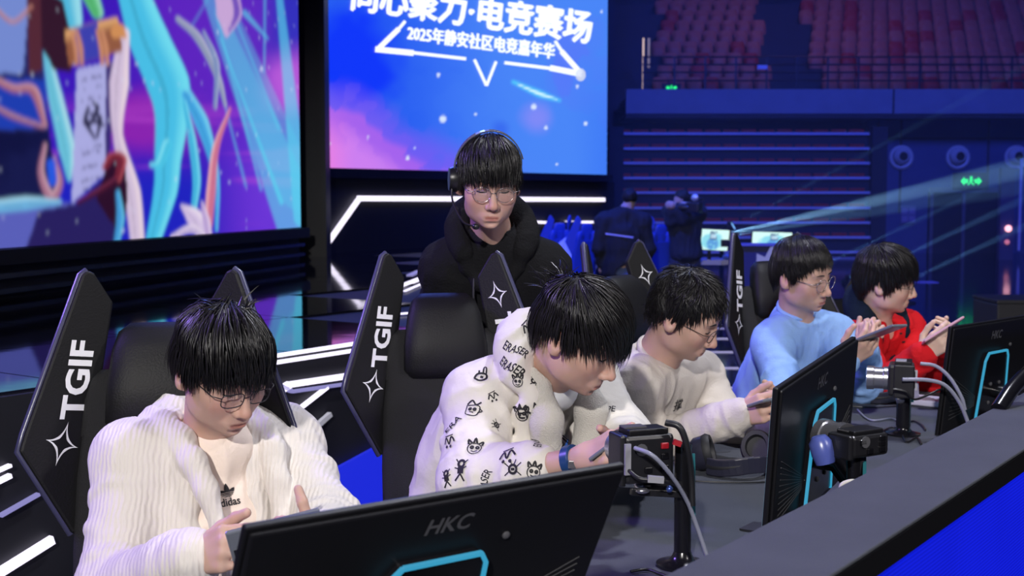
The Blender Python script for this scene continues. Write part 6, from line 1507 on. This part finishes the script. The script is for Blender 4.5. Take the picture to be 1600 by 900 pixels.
# white shirt operator
D = 24.0; cx = X(1288); s_ = ((cx - .17, D, Z(358)), (cx + .17, D, Z(358)))
wp = far_person('person in a white shirt filming at the foot of the bleacher', (cx, D), (cx, D, Z(352)), s_[0], s_[1], (cx, D, Z(392)), (cx + .0, D - .02, Z(344.5)), rot(-5, 10, 0), [(s_[0], (cx - .21, D - .05, Z(377)), (cx - .06, D - .2, Z(374))), (s_[1], (cx + .21, D - .05, Z(377)), (cx + .06, D - .2, Z(374)))], M_wshirt, seed=7, sc=.95, legs=([(cx - .09, D, .32), (cx + .09, D, .32)], [(cx - .14, D - .25, .22), (cx + .14, D - .25, .22)], [(cx - .14, D - .05, 0), (cx + .14, D - .05, 0)]))
o = thing('handheld_camera', 'dark camera in the hands of the person in the white shirt', 'camera', (cx, D - .27, Z(372))); MB().box((0, 0, 0), (.16, .10, .12)).build('camera_body', M_cam, o, bevel=.01); MB().lathe([(.045, 0), (.045, .08), (.05, .10)], 14, (0, -.05, 0), frame((0, -1, 0))).build('lens', M_cam, o, True); MB().box((0, 0, .10), (.10, .07, .08)).build('finder', M_cam, o, bevel=.01); MB().box((0, 0, -.13), (.05, .05, .14)).build('grip', M_cam, o, bevel=.01)
# seated players of the far team, seen from behind over their chairs
for k, (px, d, m, lab) in enumerate(((878, 16.9, M_fj, 'far team player seated in the blue-lit chairs nearest the standing person'), (897, 16.5, M_wshirt, 'far team player with a pale sleeve between the two left blue-lit chairs'), (1043, 16.4, M_fj, 'far team player hidden behind the blue-lit chairs near the tilted monitor'))):
    x = X(px, d); zt = Z(352 if k < 2 else 362, d); s_ = ((x + .15, d, zt - .27), (x - .17, d + .05, zt - .27)); el = ((x + .22, d + .05, zt - .52), (x - .2, d + .1, zt - .52))
    far_person(lab, (x, d), (x, d, zt - .20), s_[0], s_[1], (x - .04, d - .05, .50), (x + .03, d + .05, zt - .07), rot(125, 12, 0), [(s_[0], el[0], (x + .30, d + .25, zt - .50)), (s_[1], el[1], (x + .05, d + .35, zt - .52))], m, seed=9 + k, sc=.9, h=.02, tone=(.42, .26, .22))
# ================================================================== haze with light beams over the far right of the hall
def beam(px0, py0, px1, py1, d0, d1, power, spread, label, col=(.22, .52, 1.0), soft=.015):
    a, b = np.array(at(px0, py0, d0)), np.array(at(px1, py1, d1)); d = norm(b - a)
    t = thing('stage_spotlight', label, 'stage light', (a[0], a[1], 0)); R = frame(d); o = a * [0, 0, 1]
    hd = MB().lathe([(.02, -.20), (.07, -.19), (.085, -.05), (.085, -.02), (.075, -.02), (.07, -.03)], 16, o, R).build('lamp_head', M_cam, t, True)
    MB().lathe([(.001, -.028), (.07, -.029)], 16, o, R).build('lamp_lens', emat('beam_lens_%d_%d' % (px0, py0), col, 1.2), hd)
    zb = max(.05, o[2] - .16); MB().lathe([(.10, 0), (.10, .02), (.03, .04), (.03, zb)], 14).build('stand', M_cam, t, True)
    for s in (-1, 1): MB().box((R @ np.array((s * .095, 0, -.1)) + o)[:3], (.016, .03, .22), np.eye(3)).build('yoke_arm', M_cam, t)
    l = light('beam', 'SPOT', a, b, power, col, soft, spread, .25); l.parent = t; l.location = Vector(a - np.array((a[0], a[1], 0)))
beam(1128, 367, 1600, 262, 17.2, 16.0, 220000, 4.6, 'beam light behind the tilted far monitor, source of the brightest beam', (.36, .68, 1.0))
beam(1128, 371, 1600, 290, 17.3, 16.0, 70000, 4.0, 'beam light behind the tilted far monitor, source of the lower bright beam', (.3, .6, 1.0))
beam(1148, 352, 1600, 104, 19.5, 18.0, 70000, 1.6, 'beam light left of the player in blue, throwing the steepest faint beam')
beam(1262, 426, 1600, 265, 18.5, 17.0, 80000, 2.0, 'beam light hidden behind the head of the player in blue')
beam(1336, 436, 1600, 311, 18.0, 16.5, 90000, 2.4, 'beam light hidden left of the head of the player in red')
beam(1380, 457, 1600, 354, 17.5, 16.0, 90000, 2.4, 'beam light hidden behind the head of the player in red')
beam(1418, 502, 1600, 407, 17.0, 15.5, 80000, 2.4, 'beam light on the floor right of the player in red')
hz = MB().box((9.2, 19.2, 3.6), (16, 19.6, 7.1)).build('haze', None); hm = bpy.data.materials.new('haze_air'); hm.use_nodes = True; nt = hm.node_tree; nt.nodes.remove(nt.nodes['Principled BSDF'])
vs = nt.nodes.new('ShaderNodeVolumeScatter'); vs.inputs['Density'].default_value = .0045; vs.inputs['Color'].default_value = (.8, .9, 1, 1); vs.inputs['Anisotropy'].default_value = .0; nt.links.new(vs.outputs[0], nt.nodes['Material Output'].inputs['Volume'])
hz.data.materials.append(hm); tag(hz, 'thin stage haze over the far right of the hall', 'haze', kind='stuff')
